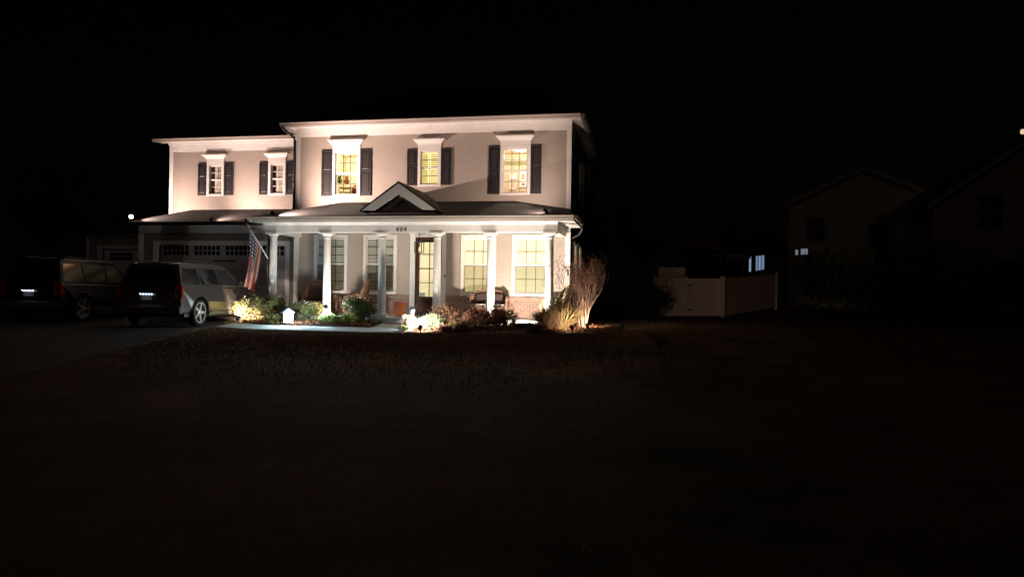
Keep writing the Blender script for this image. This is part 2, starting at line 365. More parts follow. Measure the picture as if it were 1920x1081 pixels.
MB().box(4.77, 4.86, .135, .14, 4.95, 6.02).build('blind_tape', M['blind_edge'], f_mid)
for w in POR[:2]: window(w, head=False, blind='blind_dim', grid=(3, 3), muntin='bronze', screen=True)
for w in POR[2:]: window(w, head=False, blind='blind_lit', grid=(3, 2), muntin='bronze', screen=True)
# shutters
def shutter(x0, x1, z0, z1, y=0):
    b = MB(); s = .055; yb = y-.004; zc = z0+(z1-z0)*.53
    b.box(x0, x0+s, y-.045, yb, z0, z1); b.box(x1-s, x1, y-.045, yb, z0, z1)
    for za, zb in ((z0, z0+.09), (zc-.045, zc+.045), (z1-.08, z1)): b.box(x0+s, x1-s, y-.044, yb, za, zb)
    for za, zb in ((z0+.09, zc-.045), (zc+.045, z1-.08)):
        b.box(x0+s, x1-s, y-.018, yb, za, zb)
        a = .035; p = [(x0+s+.004, za+.004), (x1-s-.004, za+.004), (x1-s-.004, zb-.004), (x0+s+.004, zb-.004)]; q = [(x0+s+a, za+a), (x1-s-a, za+a), (x1-s-a, zb-a), (x0+s+a, zb-a)]
        b.add([(u, y-.019, v) for u, v in p]+[(u, y-.034, v) for u, v in q], [(0,1,5,4),(1,2,6,5),(2,3,7,6),(3,0,4,7),(4,5,6,7)])
    return b.build('shutter', M['shutter'], house, bevel=.003)
for (x0, x1, z0, z1) in ((.95,1.335,4.57,6.17),(2.385,2.78,4.57,6.17),(4.07,4.425,4.90,6.13),(5.275,5.63,4.90,6.13),(6.91,7.285,4.57,6.17),(8.335,8.69,4.57,6.17)): shutter(x0, x1, z0, z1)

# ---- rooms seen through two upstairs windows
M['peach'] = mat('peach_wall_paint', (.62, .50, .36), .8); M['cream'] = mat('cream_wall_paint', (.66, .60, .44), .8)
M['sage'] = mat('sage_border', (.25, .25, .14), .8)
def room(cx, m, depth=2.6):
    b = MB(); x0, x1, y0, y1, z0, z1 = cx-1.25, cx+1.25, .17, .17+depth, 3.8, 6.42
    b.poly((x0,y1,z0),(x1,y1,z0),(x1,y1,z1),(x0,y1,z1)); b.poly((x0,y0,z0),(x0,y1,z0),(x0,y1,z1),(x0,y0,z1)); b.poly((x1,y0,z0),(x1,y0,z1),(x1,y1,z1),(x1,y1,z0))
    b.poly((x0,y0,z0),(x1,y0,z0),(x1,y1,z0),(x0,y1,z0)); b.poly((x0,y0,z1),(x0,y1,z1),(x1,y1,z1),(x1,y0,z1))
    return b.build('room_wall', m, house)
room(1.86, M['cream']); room(7.81, M['peach'])
b = MB(); b.box(6.57, 9.05, 2.74, 2.768, 6.02, 6.16); b.build('wall_border', M['sage'], house)
b = MB(); b.box(6.57, 9.05, 2.70, 2.768, 6.17, 6.24); b.build('crown_moulding', M['trim'], house)
def point(name, loc, p, c, parent, r=.08):
    l = bpy.data.lights.new(name, 'POINT'); l.energy = p; l.color = c; l.shadow_soft_size = r
    o = bpy.data.objects.new(name, l); col.objects.link(o); o.location = loc; o.parent = parent; return o
def ceiling_lamp(loc, label, p, c):
    t = thing('ceiling_lamp', label, 'ceiling lamp', loc)
    b = MB(); b.lathe([(.26, 0), (.26, -.03)], n=24); b.build('base', M['white_paint'], t)
    b = MB(); b.lathe([(.25, -.031), (.24, -.08), (.16, -.13), (.03, -.15)], n=24); b.build('shade', mat('frosted_shade', (.9, .85, .7), .4, emit=(1., .86, .6), es=4), t, smooth=True)
    point('lamp', (0, 0, -.28), p, c, t); return t
ceiling_lamp((7.70, 1.5, 6.41), 'glowing round ceiling lamp in the peach room behind the upper window', 110, (1, .86, .66))
ceiling_lamp((1.3, 1.2, 6.41), 'round ceiling lamp lighting the cream room full of toys', 150, (1, .88, .66))
# framed pictures on the far wall of the office
def picture(px, py, w, h, label, mats, art=None):
    p = atY(px, py, 2.76); t = thing('framed_picture', label, 'picture', p)
    b = MB(); f = .035
    b.box(-w/2, w/2, -.03, -.004, -h/2, -h/2+f); b.box(-w/2, w/2, -.03, -.004, h/2-f, h/2); b.box(-w/2, -w/2+f, -.03, -.004, -h/2+f, h/2-f); b.box(w/2-f, w/2, -.03, -.004, -h/2+f, h/2-f)
    b.build('frame', mats[0], t)
    box('mount', mats[1], t, -w/2+f, w/2-f, -.016, -.005, -h/2+f, h/2-f)
    if art: art(t, w, h)
wp = M['white_paint']; pk = mat('pink_print', (.6, .36, .28), .7); gr = mat('grey_print', (.55, .5, .42), .7); dk = mat('dark_frame', (.06, .04, .03), .5); dkb = mat('brown_print', (.18, .08, .06), .7)
picture(962.5, 331.5, .26, .20, 'white framed print over another, on the peach wall upstairs', (wp, wp))
def art_panel(t, w, h): box('print', pk, t, -w*.24, w*.24, -.022, -.017, -h*.3, h*.3)
picture(981, 331.5, .26, .36, 'tall white frame with a pink print on the peach wall', (wp, wp), art_panel)
picture(961.5, 347.5, .24, .28, 'white sheet framed below the small print on the peach wall', (wp, gr))
def art_horse(t, w, h):
    b = MB(); b.prism([(-.07,-.02,.0),(-.03,-.02,-.03),(-.02,-.02,-.07),(.0,-.02,-.03),(.04,-.02,-.03),(.06,-.02,-.06),(.06,-.02,.0),(.09,-.02,.03),(.06,-.02,.045),(.03,-.02,.02),(-.05,-.02,.03)], (0, .003, 0)); b.build('print', dkb, t)
picture(981, 345.5, .3, .22, 'wide white framed drawing of a dark running animal', (wp, wp), art_horse)
t = thing('window_ornament', 'dark curved ornament on the sill inside the office window', 'ornament', atY(951, 362.5, .3))
b = MB(); b.prism([(-.14,0,-.03),(.14,0,-.03),(.13,0,.0),(.06,0,.03),(0,0,.055),(-.06,0,.03),(-.13,0,0)], (0, .05, 0)); b.build('body', dk, t, bevel=.008)
# toys behind the other window
def blob(name, label, cat, px, py, y, s, m, ears=True):
    t = thing(name, label, cat, atY(px, py, y))
    b = MB(); b.lathe([(.02*s, -.5*s), (.32*s, -.45*s), (.42*s, -.2*s), (.36*s, .1*s), (.18*s, .22*s)], n=14); b.build('body', m, t, smooth=True)
    b = MB(); b.lathe([(.02*s, .15*s), (.22*s, .2*s), (.28*s, .38*s), (.2*s, .56*s), (.02*s, .62*s)], n=14); b.build('head', m, t, smooth=True)
    if ears:
        for sx in (-1, 1): b = MB(); b.lathe([(.01, -.08*s), (.09*s, -.04*s), (.09*s, .05*s), (.01, .09*s)], (sx*.22*s, 0, .58*s), n=10); b.build('ear', m, t, smooth=True)
    return t
gm = mat('green_plush', (.10, .16, .03), .9); rm = mat('red_plush', (.30, .06, .04), .9); om = mat('orange_plush', (.45, .18, .06), .9)
blob('plush_toy', 'green plush toy on the shelf in the cream room window', 'toy', 636.5, 337, .95, .26, gm)
blob('plush_toy', 'orange and red plush toy beside the green one on the shelf', 'toy', 650, 338, .95, .25, om)
blob('plush_toy', 'red plush toy low in the corner of the cream room window', 'toy', 666, 357, .9, .3, rm, False)
t = thing('toy_shelf', 'pale slatted toy shelf inside the cream room window', 'shelf', (1.72, .8, 3.82))
b = MB(); b.box(-.5, .42, 0, .35, 1.14, 1.17); b.box(-.5, .42, 0, .35, .62, .65); b.build('shelf_board', mat('pale_wood', (.45, .33, .15), .6), t)
for x in (-.5, -.04, .4): box('post', M['white_paint'], t, x, x+.03, -.02, .0, 0, 1.2)
b = MB()
for i in range(9): b.box(-.46+i*.095, -.41+i*.095, .05, .09, .66, 1.02)
b.build('slat', mat('honey_wood', (.42, .25, .06), .6), t)

# ---- porch
b = MB(); b.box(-.12, 9.72, -2.15, .0, .15, FLOOR); b.build('porch_floor', M['concrete'], house, bevel=.01)
b = MB(); b.box(4.15, 5.65, -2.55, -2.155, .16, .33); b.build('step', M['brick'], house, bevel=.008)
XL, XR = -.02, 9.51
b = MB(); b.box(XL, XR, -2.1, -1.82, 3.136, 3.44); b.box(XL-.0, XL+.26, -1.82, -.02, 3.136, 3.44); b.box(XR-.26, XR, -1.82, -.02, 3.136, 3.44); b.build('porch_beam', M['trim'], house, bevel=.006)
b = MB(); b.prism([(XL-.003,-2.103,3.36),(XL-.003,-2.15,3.41),(XL-.003,-2.19,3.44),(XL-.003,-2.0,3.44),(XL-.003,-2.0,3.36)], (XR-XL+.006, 0, 0)); b.build('crown_moulding', M['trim'], house)
b = MB(); b.poly((-.3,-2.42,3.442),(-.3,-.0,3.442),(10.0,-.0,3.442),(10.0,-2.42,3.442)); b.build('porch_ceiling', M['trim'], house)
b = MB(); b.box(-.32, 10.0, -2.44, -2.42, 3.43, 3.56); b.box(10.0, 10.02, -2.44, .0, 3.43, 3.56); b.build('fascia', M['trim'], house)
gutter([((-.45,-2.441,3.60),(10.03,-2.441,3.60),(0,-1)), ((10.021,-2.44,3.598),(10.021,.05,3.598),(1,0))], house, .1, 'taupe')
# roof of the porch, hipped at both ends, meeting the wall
P1, P2, P3, P4 = (-.45,-2.45,3.585), (10.03,-2.45,3.585), (7.8,-.003,4.34), (1.7,-.003,4.34)
b = MB(); b.poly(P1, P2, P3, P4); b.poly(P2, (9.66,-.003,4.06), P3); b.poly(P2, (10.03,.1,3.59), (9.66,-.003,4.06))
b.poly(P1, P4, (-.02,-.003,4.08)); b.poly(P1, (-.02,-.003,4.08), (-.45,.05,3.7))
b.build('porch_roof', M['shingle'], house)
# small gable over the entrance
gx, gz, gy = 4.67, 4.59, -2.50; hw, gb0 = 1.18, 3.775
b = MB()
sl = (gz-gb0)/hw
for sx in (-1, 1):
    o = [(gx, gy, gz), (gx+sx*hw, gy, gb0), (gx+sx*(hw-.40), gy, gb0), (gx, gy, gz-.33)]
    b.prism(o if sx > 0 else o[::-1], (0, .05, 0))
b.build('rake_board', M['trim'], house)
b = MB()
for sx in (-1, 1):
    o = [(gx+sx*.0, gy+.34, gz-.30), (gx+sx*(hw-.5), gy+.34, gb0+.02), (gx+sx*(hw-.72), gy+.34, gb0+.02), (gx, gy+.34, gz-.44)]
    b.prism(o if sx > 0 else o[::-1], (0, .03, 0))
b.build('gable_trim', M['trim'], house)
b = MB(); b.poly((gx-hw, gy+.4, gb0-.1), (gx+hw, gy+.4, gb0-.1), (gx, gy+.4, gz-.12)); b.build('gable_wall', M['siding_dark'], house)
b = MB()
for sx in (-1, 1):
    q = [(gx, gy-.03, gz+.035), (gx+sx*(hw+.06), gy-.03, gb0-.03), (gx+sx*(hw+.06), -.004, gb0-.03), (gx, -.004, gz+.035)]
    b.prism(q if sx < 0 else q[::-1], (0, 0, .03))
b.build('gable_roof', M['shingle'], house)
# columns
def column(x):
    c = MB(); r = .125; z = FLOOR
    c.lathe([(.135, z+.155), (.128, z+.2), (r, z+.8), (.112, 2.9), (.108, 2.95), (.125, 2.955), (.125, 2.975), (.108, 2.98), (.108, 3.01)], (x, -1.95, 0), n=28)
    o = c.build('column', M['trim'], house, smooth=True)
    d = MB(); d.box(x-.19, x+.19, -2.14, -1.76, z, z+.06); d.lathe([(.17, z+.06), (.185, z+.085), (.17, z+.115), (.15, z+.125), (.15, z+.14), (.14, z+.156)], (x, -1.95, 0), n=24); d.build('base', M['trim'], o, bevel=.004)
    d = MB(); d.lathe([(.11, 3.0), (.125, 3.02), (.17, 3.07), (.185, 3.085)], (x, -1.95, 0), n=24); d.box(x-.2, x+.2, -2.15, -1.75, 3.085, 3.135); d.build('capital', M['trim'], o)
for x in (.25, 2.12, 3.97, 5.76, 7.45, 9.27): column(x)
# pilasters where the porch beam meets the wall
for x0, x1 in ((-.03, .14), (W-.14, W+.03)): box('pilaster', M['trim'], house, x0, x1, -.07, -.024, FLOOR, 3.3)
# front door
b = MB(); x0, x1, z0, z1 = DOOR
b.box(4.22, x0, -.035, .02, FLOOR, 3.25); b.box(x1, 5.49, -.035, .02, FLOOR, 3.25); b.box(x0, x1, -.035, .02, z1, 3.25); b.box(4.18, 5.53, -.05, .02, 3.251, 3.32)
b.build('door_frame', M['trim'], house, bevel=.005)
b = MB(); ya, yb = .03, .075; zs = [1.13, 1.60, 2.08, 2.56, 3.03]; gx0, gx1 = x0+.115, x1-.115; gm_ = (gx0+gx1)/2+.02
b.box(x0, gx0, ya, yb, z0, z1); b.box(gx1, x1, ya, yb, z0, z1); b.box(gx0, gx1, ya, yb, 3.03, z1); b.box(gx0, gx1, ya, yb, z0, z0+.14); b.box(gx0, gx1, ya, yb, .98, 1.13)
b.box(gx0, gx1, ya+.02, yb, z0+.14, .98); b.box(gx0, gx1, ya+.006, yb-.01, .80, .815)
for z in zs[1:4]: b.box(gx0, gx1, ya+.004, yb-.004, z-.013, z+.013)
b.box(gm_-.013, gm_+.013, ya+.006, yb-.006, 1.13, 3.03)
door = b.build('front_door', M['door'], house, bevel=.004)
b = MB(); b.poly((gx0,.055,1.13),(gx1,.055,1.13),(gx1,.055,3.03),(gx0,.055,3.03)); b.build('pane', M['glass'], door)
b = MB()
for i in range(int(1.9/.066)):
    z = 1.16+i*.066; b.add([(gx0+.01,.09,z-.024),(gx1-.01,.09,z-.024),(gx1-.01,.105,z+.026),(gx0+.01,.105,z+.026)], [(0,1,2,3)])
b.build('blind', M['blind_lit'], door)
b = MB(); b.box(4.52, 4.74, .084, .088, 1.14, 1.25); b.build('door_sticker', M['white_paint'], door)
b = MB(); b.lathe([(.012,0),(.012,.05),(.03,.055),(.03,.09),(.01,.1)], (5.28, .03, 1.5), n=12, rot=Matrix.Rotation(R(90), 3, 'X')); b.build('handle', M['steel'], door, smooth=True)
b = MB(); b.box(x0, x1, .0, .12, z0-.03, z0); b.build('threshold', M['bronze'], house)
p = atY(834, 519, -.035)
b = MB(); b.box(p.x-.035, p.x+.035, -.06, -.036, p.z-.085, p.z+.085); db = b.build('doorbell', M['white_paint'], house, bevel=.01)
MB().box(p.x-.028, p.x+.028, -.064, -.0605, p.z+.01, p.z+.075).build('camera_panel', M['black'], db)
MB().lathe([(.022, 0), (.022, .006), (.016, .008)], (p.x, -.0605, p.z-.04), n=14, rot=Matrix.Rotation(R(90), 3, 'X')).build('button', mat('button_ring', (.1, .15, .5), .4), db)
# house number
cu = bpy.data.curves.new('house_number', 'FONT'); cu.body = '4 0 4'; cu.size = .18; cu.extrude = .008; cu.shear = .12; cu.align_x = 'CENTER'; cu.space_word = .8; cu.offset = -.001
to = bpy.data.objects.new('tmp', cu); col.objects.link(to)
bpy.context.view_layer.update()
me = bpy.data.meshes.new_from_object(to.evaluated_get(bpy.context.evaluated_depsgraph_get()))
bpy.data.objects.remove(to); me.name = 'house_number'
o = bpy.data.objects.new('house_number', me); col.objects.link(o); o.parent = house; me.materials.clear(); me.materials.append(M['black'])
pn = atY(752, 432, -2.11); o.location = (pn.x, -2.112, pn.z-.02); o.rotation_euler.x = R(90)

# ---- garage front and the wing above it
YG, YW = .45, 1.75
b = MB(); GD = (-5.72, -.62, .2, 2.95)
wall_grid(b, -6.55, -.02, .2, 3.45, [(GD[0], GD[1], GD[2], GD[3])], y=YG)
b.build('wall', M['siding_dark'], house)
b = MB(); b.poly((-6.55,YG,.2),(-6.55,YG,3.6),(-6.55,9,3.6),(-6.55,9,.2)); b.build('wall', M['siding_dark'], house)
box('corner_board', M['trim'], house, -6.57, -6.38, YG-.03, YG+.1, .25, 3.32)
box('frieze_board', M['trim'], house, -6.58, -.02, YG-.035, YG+.1, 3.32, 3.60, bevel=.006)
b = MB(); b.box(-5.97, GD[0], YG-.03, YG+.05, .25, 3.04); b.box(GD[1], -.45, YG-.03, YG+.05, .25, 3.04); b.box(GD[0], GD[1], YG-.03, YG+.05, GD[3]-.06, 3.04); b.build('garage_frame', M['trim'], house, bevel=.005)
b = MB(); y = YG+.09; px0 = GD[0]; pw = (GD[1]-GD[0])/4
WB = (2.52, 2.86)
for k in range(4):
    a = px0+pw*k
    for j, (za, zb) in enumerate(((.25, .83), (.83, 1.41), (1.41, 1.99), (1.99, 2.40))):
        b.box(a, a+pw, y, y+.04, za+.006, zb-.004)
        b.box(a+.1, a+pw-.1, y-.014, y-.001, za+.09, zb-.09)
    b.box(a, a+.11, y, y+.04, 2.40, 2.95); b.box(a+pw-.11, a+pw, y, y+.04, 2.40, 2.95); b.box(a+.11, a+pw-.11, y, y+.04, 2.40, WB[0]); b.box(a+.11, a+pw-.11, y, y+.04, WB[1], 2.95)
gd = b.build('garage_door', M['garage_door'], house, bevel=.004)
for k in range(4):
    a = px0+pw*k+.11; c = px0+pw*(k+1)-.11
    b = MB(); b.box(a, c, y+.02, y+.03, WB[0], WB[1]); gw = b.build('window', M['dark_glass'], gd)
    b = MB()
    for i in range(1, 6): xx = a+(c-a)*i/6; b.box(xx-.014, xx+.014, y+.006, y+.019, WB[0], WB[1])
    b.box(a, c, y+.007, y+.018, (WB[0]+WB[1])/2-.014, (WB[0]+WB[1])/2+.014)
    b.build('muntin', M['garage_door'], gd)
MB().box(-3.5, -2.6, y-.03, y-.015, 2.28, 2.33).build('handle', M['black'], gd)
# skirt roof over the garage
q1, q2 = (-6.95, -.12, 3.66), (-.45, -.12, 3.66)
b = MB(); b.poly(q1, q2, (.0, YW, 4.34), (-5.25, YW, 4.34)); b.poly(q1, (-5.25, YW, 4.34), (-6.28, YW, 4.17)); b.poly(q1, (-6.28, YW, 4.17), (-6.95, 3.2, 3.66)); b.poly((-6.28, YW, 4.17), (-6.28, 6, 4.1), (-6.95, 6, 3.66), (-6.95, 3.2, 3.66))
b.build('garage_roof', M['shingle'], house)
b = MB(); b.poly((-6.93,-.1,3.6),(-6.93,YG,3.6),(-.02,YG,3.6),(-.02,-.1,3.6)); b.build('soffit', M['trim'], house)
gutter([((-6.97,-.121,3.68),(-.55,-.121,3.68),(0,-1)), ((-6.951,3.0,3.678),(-6.951,-.12,3.678),(-1,0))], house, .12)
b = MB(); wall_grid(b, -6.27, .0, 4.0, 6.95, [hole(w) for w in WING], y=YW); b.poly((-6.27,YW,3.6),(-6.27,YW,6.95),(-6.27,9,6.95),(-6.27,9,3.6)); b.build('wall', M['siding'], house)
box('corner_board', M['trim'], house, -6.29, -6.12, YW-.022, YW+.1, 4.1, 6.62)
box('frieze_board', M['trim'], house, -6.3, -.02, YW-.03, YW+.1, 6.60, 6.90, bevel=.006)
box('frieze_board', M['trim'], house, -6.31, -.02, YW-.07, YW+.1, 6.86, 6.955)
b = MB(); b.poly((-6.62,YW-.45,6.95),(-6.62,YW,6.95),(-.02,YW,6.95),(-.02,YW-.45,6.95)); b.build('soffit', M['trim'], house)
b = MB(); b.box(-6.62, -.48, YW-.47, YW-.45, 6.90, 7.0); b.build('fascia', M['trim'], house)
b = MB(); b.poly((-6.65,YW-.47,7.0),(-.0,YW-.47,7.0),(-.0,5.0,8.2),(-4.6,5.0,8.2)); b.poly((-6.65,YW-.47,7.0),(-4.6,5.0,8.2),(-6.65,9,7.0)); b.build('roof', M['shingle'], house)
gutter([((-6.66,YW-.471,7.01),(-.5,YW-.471,7.01),(0,-1))], house, m='taupe')
M['curtain'] = mat('cream_curtain', (.55, .50, .42), .9)
for w in WING:
    f = window(w, y=YW, grid=(2, 2))
    b = MB(); n = 16; xa, xb = w[0]+.27, w[1]-.08; V = []
    for i in range(n+1):
        x = xa+(xb-xa)*i/n; yy = .10+.022*math.sin(i*1.9)
        V += [(x, yy, w[2]+.09), (x, yy, w[3]-.1)]
    b.add(V, [(2*i, 2*i+2, 2*i+3, 2*i+1) for i in range(n)]); b.build('curtain', M['curtain'], f, smooth=True)
    b = MB(); b.box(w[0], w[1], .15, .16, w[2]-.1, w[3]+.1); b.build('room_backing', mat('brown_room_wall', (.22, .13, .09), .9), f)
for (x0, x1) in ((-5.04, -4.69), (-3.92, -3.53), (-2.44, -2.10), (-1.34, -.99)): shutter(x0, x1, 4.89, 6.14, YW)
# downspouts
def downspout(pts, r=.045): return MB().tube(pts, r, 8).build('downspout', M['bronze'], house, smooth=True)
downspout([(-.30,-.52,6.93), (-.28,-.45,6.86), (-.10,-.02,6.62), (-.085,.0,6.5), (-.085,.0,4.12)], .05)
downspout([(-.40,-2.5,3.5), (-.40,-2.48,3.38), (-.34,-2.36,3.25), (.02,-2.12,3.12), (.08,-1.95,3.02), (.07,-1.93,.3)], .05)
downspout([(10.08,-.3,3.5), (10.08,-.25,3.36), (9.95,-.1,3.22), (9.74,.06,3.1), (9.72,.1,2.9), (9.72,.1,.3)], .045)
# side wall windows and the low rear wing
RZ = R(90)
def side_window(y0, y1, z0, z1, lit=None):
    MB().box(W+.001, W+.056, y0+.004, y1-.004, z0, z0+.07).box(W+.001, W+.056, y0+.004, y1-.004, z1-.09, z1-.004).box(W+.001, W+.056, y0+.004, y0+.09, z0+.07, z1-.09).box(W+.001, W+.056, y1-.09, y1-.004, z0+.07, z1-.09).build('window_jamb', M['trim'], house)
    return window((y0, y1, z0, z1), loc=(W+.075, 0, 0), rz=RZ, head=False, grid=(2, 2), deep=.015, glass=lit or 'dark_glass')
for (a, c) in ((.75, 1.7), (2.3, 3.25)): side_window(a, c, 1.25, 3.1, 'lit_pane')
side_window(2.75, 4.2, 4.65, 6.2); side_window(6.3, 7.2, 5.9, 6.6)
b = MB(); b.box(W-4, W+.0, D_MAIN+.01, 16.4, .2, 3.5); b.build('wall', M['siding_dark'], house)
b = MB(); b.prism([(W+.4, D_MAIN+.05, 3.45), (W+.4, 16.8, 3.45), (W+.4, 16.8, 3.52), (W+.4, D_MAIN+.05, 4.9)], (-4.6, 0, 0)); b.build('roof', M['shingle'], house)
for (a, c) in ((10.9, 11.9), (13.2, 14.2)): side_window(a, c, 1.3, 3.05, 'dim_lit_pane')
# third garage bay, set back
Y3 = 3.0
b = MB(); wall_grid(b, -11.05, -6.56, .2, 3.4, [(-10.3, -7.3, .2, 2.95)], y=Y3); b.poly((-11.05,Y3,.2),(-11.05,Y3,3.4),(-11.05,9,3.4),(-11.05,9,.2)); b.build('wall', M['siding_cool_lit'], house)
box('frieze_board', M['trim_cool_lit'], house, -11.08, -6.57, Y3-.03, Y3+.1, 3.34, 3.62)
box('corner_board', M['trim_cool_lit'], house, -11.07, -10.92, Y3-.03, Y3+.1, .25, 3.34)
b = MB(); b.box(-10.55, -10.3, Y3-.03, Y3+.05, .25, 3.05); b.box(-7.3, -7.05, Y3-.03, Y3+.05, .25, 3.05); b.box(-10.3, -7.3, Y3-.03, Y3+.05, 2.88, 3.05); b.build('garage_frame', M['trim_cool_lit'], house)
b = MB(); b.box(-10.3, -7.3, Y3+.08, Y3+.12, .25, 2.95)
for k in range(3):
    for za, zb in ((.3, .85), (.9, 1.45), (1.5, 2.05)): b.box(-10.25+k, -9.35+k, Y3+.066, Y3+.079, za, zb)
gd2 = b.build('garage_door', M['trim_cool_lit'], house)
for xa in (-10.0, -8.45):
    MB().box(xa, xa+1.05, Y3+.064, Y3+.078, 2.42, 2.72).build('window', M['dark_glass'], gd2)
    MB().box(xa, xa+1.05, Y3+.05, Y3+.063, 2.555, 2.585).build('muntin', M['trim_cool_lit'], gd2)
b = MB(); b.poly((-11.9,Y3-.5,3.66),(-6.9,Y3-.5,3.66),(-6.6,6,4.9),(-10,6,4.9)); b.poly((-11.9,Y3-.5,3.66),(-10,6,4.9),(-11.9,9,3.66)); b.build('roof', M['shingle'], house)
b = MB(); b.box(-11.9, -6.95, Y3-.52, Y3-.5, 3.56, 3.66); b.build('fascia', M['bronze'], house)

# ------------------------------------------------------------------ lamps
def aim_rot(d): return Vector((0, 0, 1)).rotation_difference(Vector(d).normalized()).to_matrix()
def flood(name, loc, target, power, label, cat, group, color=(1, .80, .62), angle=120, blend=1., stake=.0, lens='lens_warm', size=1., soft=.035, bracket=.08, globe=0):
    loc = Vector(loc); d = (Vector(target)-loc).normalized(); t = thing(name, label, cat, loc-Vector((0, 0, stake or bracket)), group=group)
    h = Vector((0, 0, stake or bracket)); rot = aim_rot(d); s = size
    b = MB(); b.lathe([(.03*s, -.09*s), (.05*s, -.08*s), (.06*s, -.01*s), (.065*s, .03*s), (.058*s, .03*s), (.056*s, .012*s)], h, n=16, rot=rot); b.build('housing', M['black'], t, smooth=False)
    b = MB(); b.lathe([(.052*s, .013*s), (.05*s, .018*s)] if not globe else [(.04, .03), (globe*.8, .03+globe*.4), (globe, .03+globe), (globe*.8, .03+globe*1.6), (.01, .03+globe*2)], h, n=16, rot=rot); b.build('lens', M[lens], t)
    b = MB()
    if stake: b.tube([h-Vector((0, 0, .03)), Vector((0, 0, -.12))], .012, 6); b.build('stake', M['black'], t)
    else: b.tube([h-Vector((0, 0, .03)), Vector((0, 0, 0))], .014, 6); b.lathe([(.04, -.004), (.04, .01)], n=12); b.build('bracket', M['black'], t)
    l = bpy.data.lights.new('lamp', 'SPOT'); l.energy = power; l.color = color; l.spot_size = R(angle); l.spot_blend = blend; l.shadow_soft_size = soft
    o = bpy.data.objects.new('lamp', l); col.objects.link(o); o.parent = t; o.location = h+d*(.05*s+globe*2.1); o.rotation_euler = d.to_track_quat('-Z', 'Y').to_euler()
    return t
WARM = (1, .75, .63); PINK = (1, .73, .63)
GF = 'floodlights along the lower roof edge'
flood('roof_floodlight', (-6.55, -.15, 3.84), (-4.2, 1.75, 5.4), 820, 'glowing floodlight on the outer corner of the garage roof', 'floodlight', GF, PINK, 130, bracket=.14, globe=.07)
flood('roof_floodlight', (-3.25, -.06, 3.80), (-1.6, 1.75, 5.6), 720, 'floodlight in the middle of the garage roof edge', 'floodlight', GF, PINK, 130)
flood('roof_floodlight', (.45, -2.36, 3.74), (3.6, 0, 5.6), 2050, 'floodlight on the porch roof next to the flag', 'floodlight', GF, PINK, 125, bracket=.12)
flood('roof_floodlight', (9.18, -2.36, 3.74), (7.0, 0, 5.6), 460, 'small floodlight on the porch roof above the last column', 'floodlight', GF, WARM, 125, bracket=.12)
GS = 'black spotlights staked in the flower beds'
WH = (1, .84, .70)
def gs(x, y, target, p, label, **k): return flood('garden_spotlight', (x, y, g(x, y)+.2), target, p, label, 'spotlight', GS, k.pop('color', WH), k.pop('angle', 110), stake=.16, **k)
gs(-.05, -3.40, (.1, -2.0, 1.5), 520, 'staked spotlight among the yellow green shrub near the flag', angle=160, blend=.6)
gs(2.62, -2.85, (2.6, -.8, 2.0), 560, 'staked spotlight in the bed between the two path lights', angle=150)
gs(6.12, -4.62, (6.1, -2.6, 1.8), 360, 'staked spotlight beside the peach urn', angle=160, blend=.5)
gs(8.35, -2.75, (8.35, 0, 2.6), 1150, 'staked spotlight hidden behind the small evergreen by the porch slab', angle=150)
gs(spot(1101, 615, -3.3), -3.3, (spot(1096, 615, -2.75), -2.6, 1.2), 110, 'staked spotlight at the foot of the tall bare bush', angle=165, blend=.6)
gs(spot(1072, 615, -4.1), -4.1, (spot(1054, 615, -3.2), -3.1, .9), 75, 'staked spotlight at the lawn edge in front of the straw coloured grass', angle=150)
# path lights
def path_light(px, py, y, label, pw=95):
    p = atY(px, py, y); z0 = g(p.x, y); h = p.z-z0
    t = thing('path_light', label, 'path light', (p.x, y, z0))
    b = MB(); b.tube([(0, 0, -.1), (0, 0, h-.1)], .014, 8); b.build('stake', M['black'], t)
    b = MB(); b.lathe([(.02, h-.14), (.055, h-.11), (.062, h-.02), (.05, h-.02)], n=16); b.build('lens', mat('frosted_lens', (.6, .65, .75), .25, spec=.6), t, smooth=True)
    b = MB(); b.lathe([(.105, h-.03), (.10, h-.015), (.055, h+.035), (.02, h+.055)], n=18); b.build('cap', M['roof_slate'], t)
    point('lamp', (0, 0, h-.17), pw, (.62, .86, 1.), t, .03)
path_light(611, 574, -3.1, 'solar path light with dark cap in front of the second column')
path_light(774, 578, -3.95, 'solar path light with dark cap right behind the peach urn', 40)

# ------------------------------------------------------------------ porch things
t = thing('porch_lantern', 'black box lantern hanging on a chain before the front door', 'lantern', (4.93, -1.2, 2.55))
b = MB(); s = .115
for sx in (-1, 1):
    for sy in (-1, 1): b.box(sx*s-.011, sx*s+.011, sy*s-.011, sy*s+.011, .012, .33)
b.box(-s-.012, s+.012, -s-.012, s+.012, 0, .012); 
b.add([(-s-.02,-s-.02,.33),(s+.02,-s-.02,.33),(s+.02,s+.02,.33),(-s-.02,s+.02,.33),(-.03,-.03,.42),(.03,-.03,.42),(.03,.03,.42),(-.03,.03,.42)], [(0,3,2,1),(0,1,5,4),(1,2,6,5),(2,3,7,6),(3,0,4,7),(4,5,6,7)])
b.build('frame', M['black'], t)
b = MB()
for i in range(9): b.tube([(0, 0, .42+i*.051), (0, 0, .475+i*.051)], .008 if i % 2 else .012, 6)
b.build('chain', M['black'], t)
b = MB(); b.lathe([(.016, .03), (.016, .16), (.004, .18)], n=10); b.build('candle', mat('lantern_bulb', (.8, .6, .4), .5, emit=(1, .55, .25), es=1.6), t)
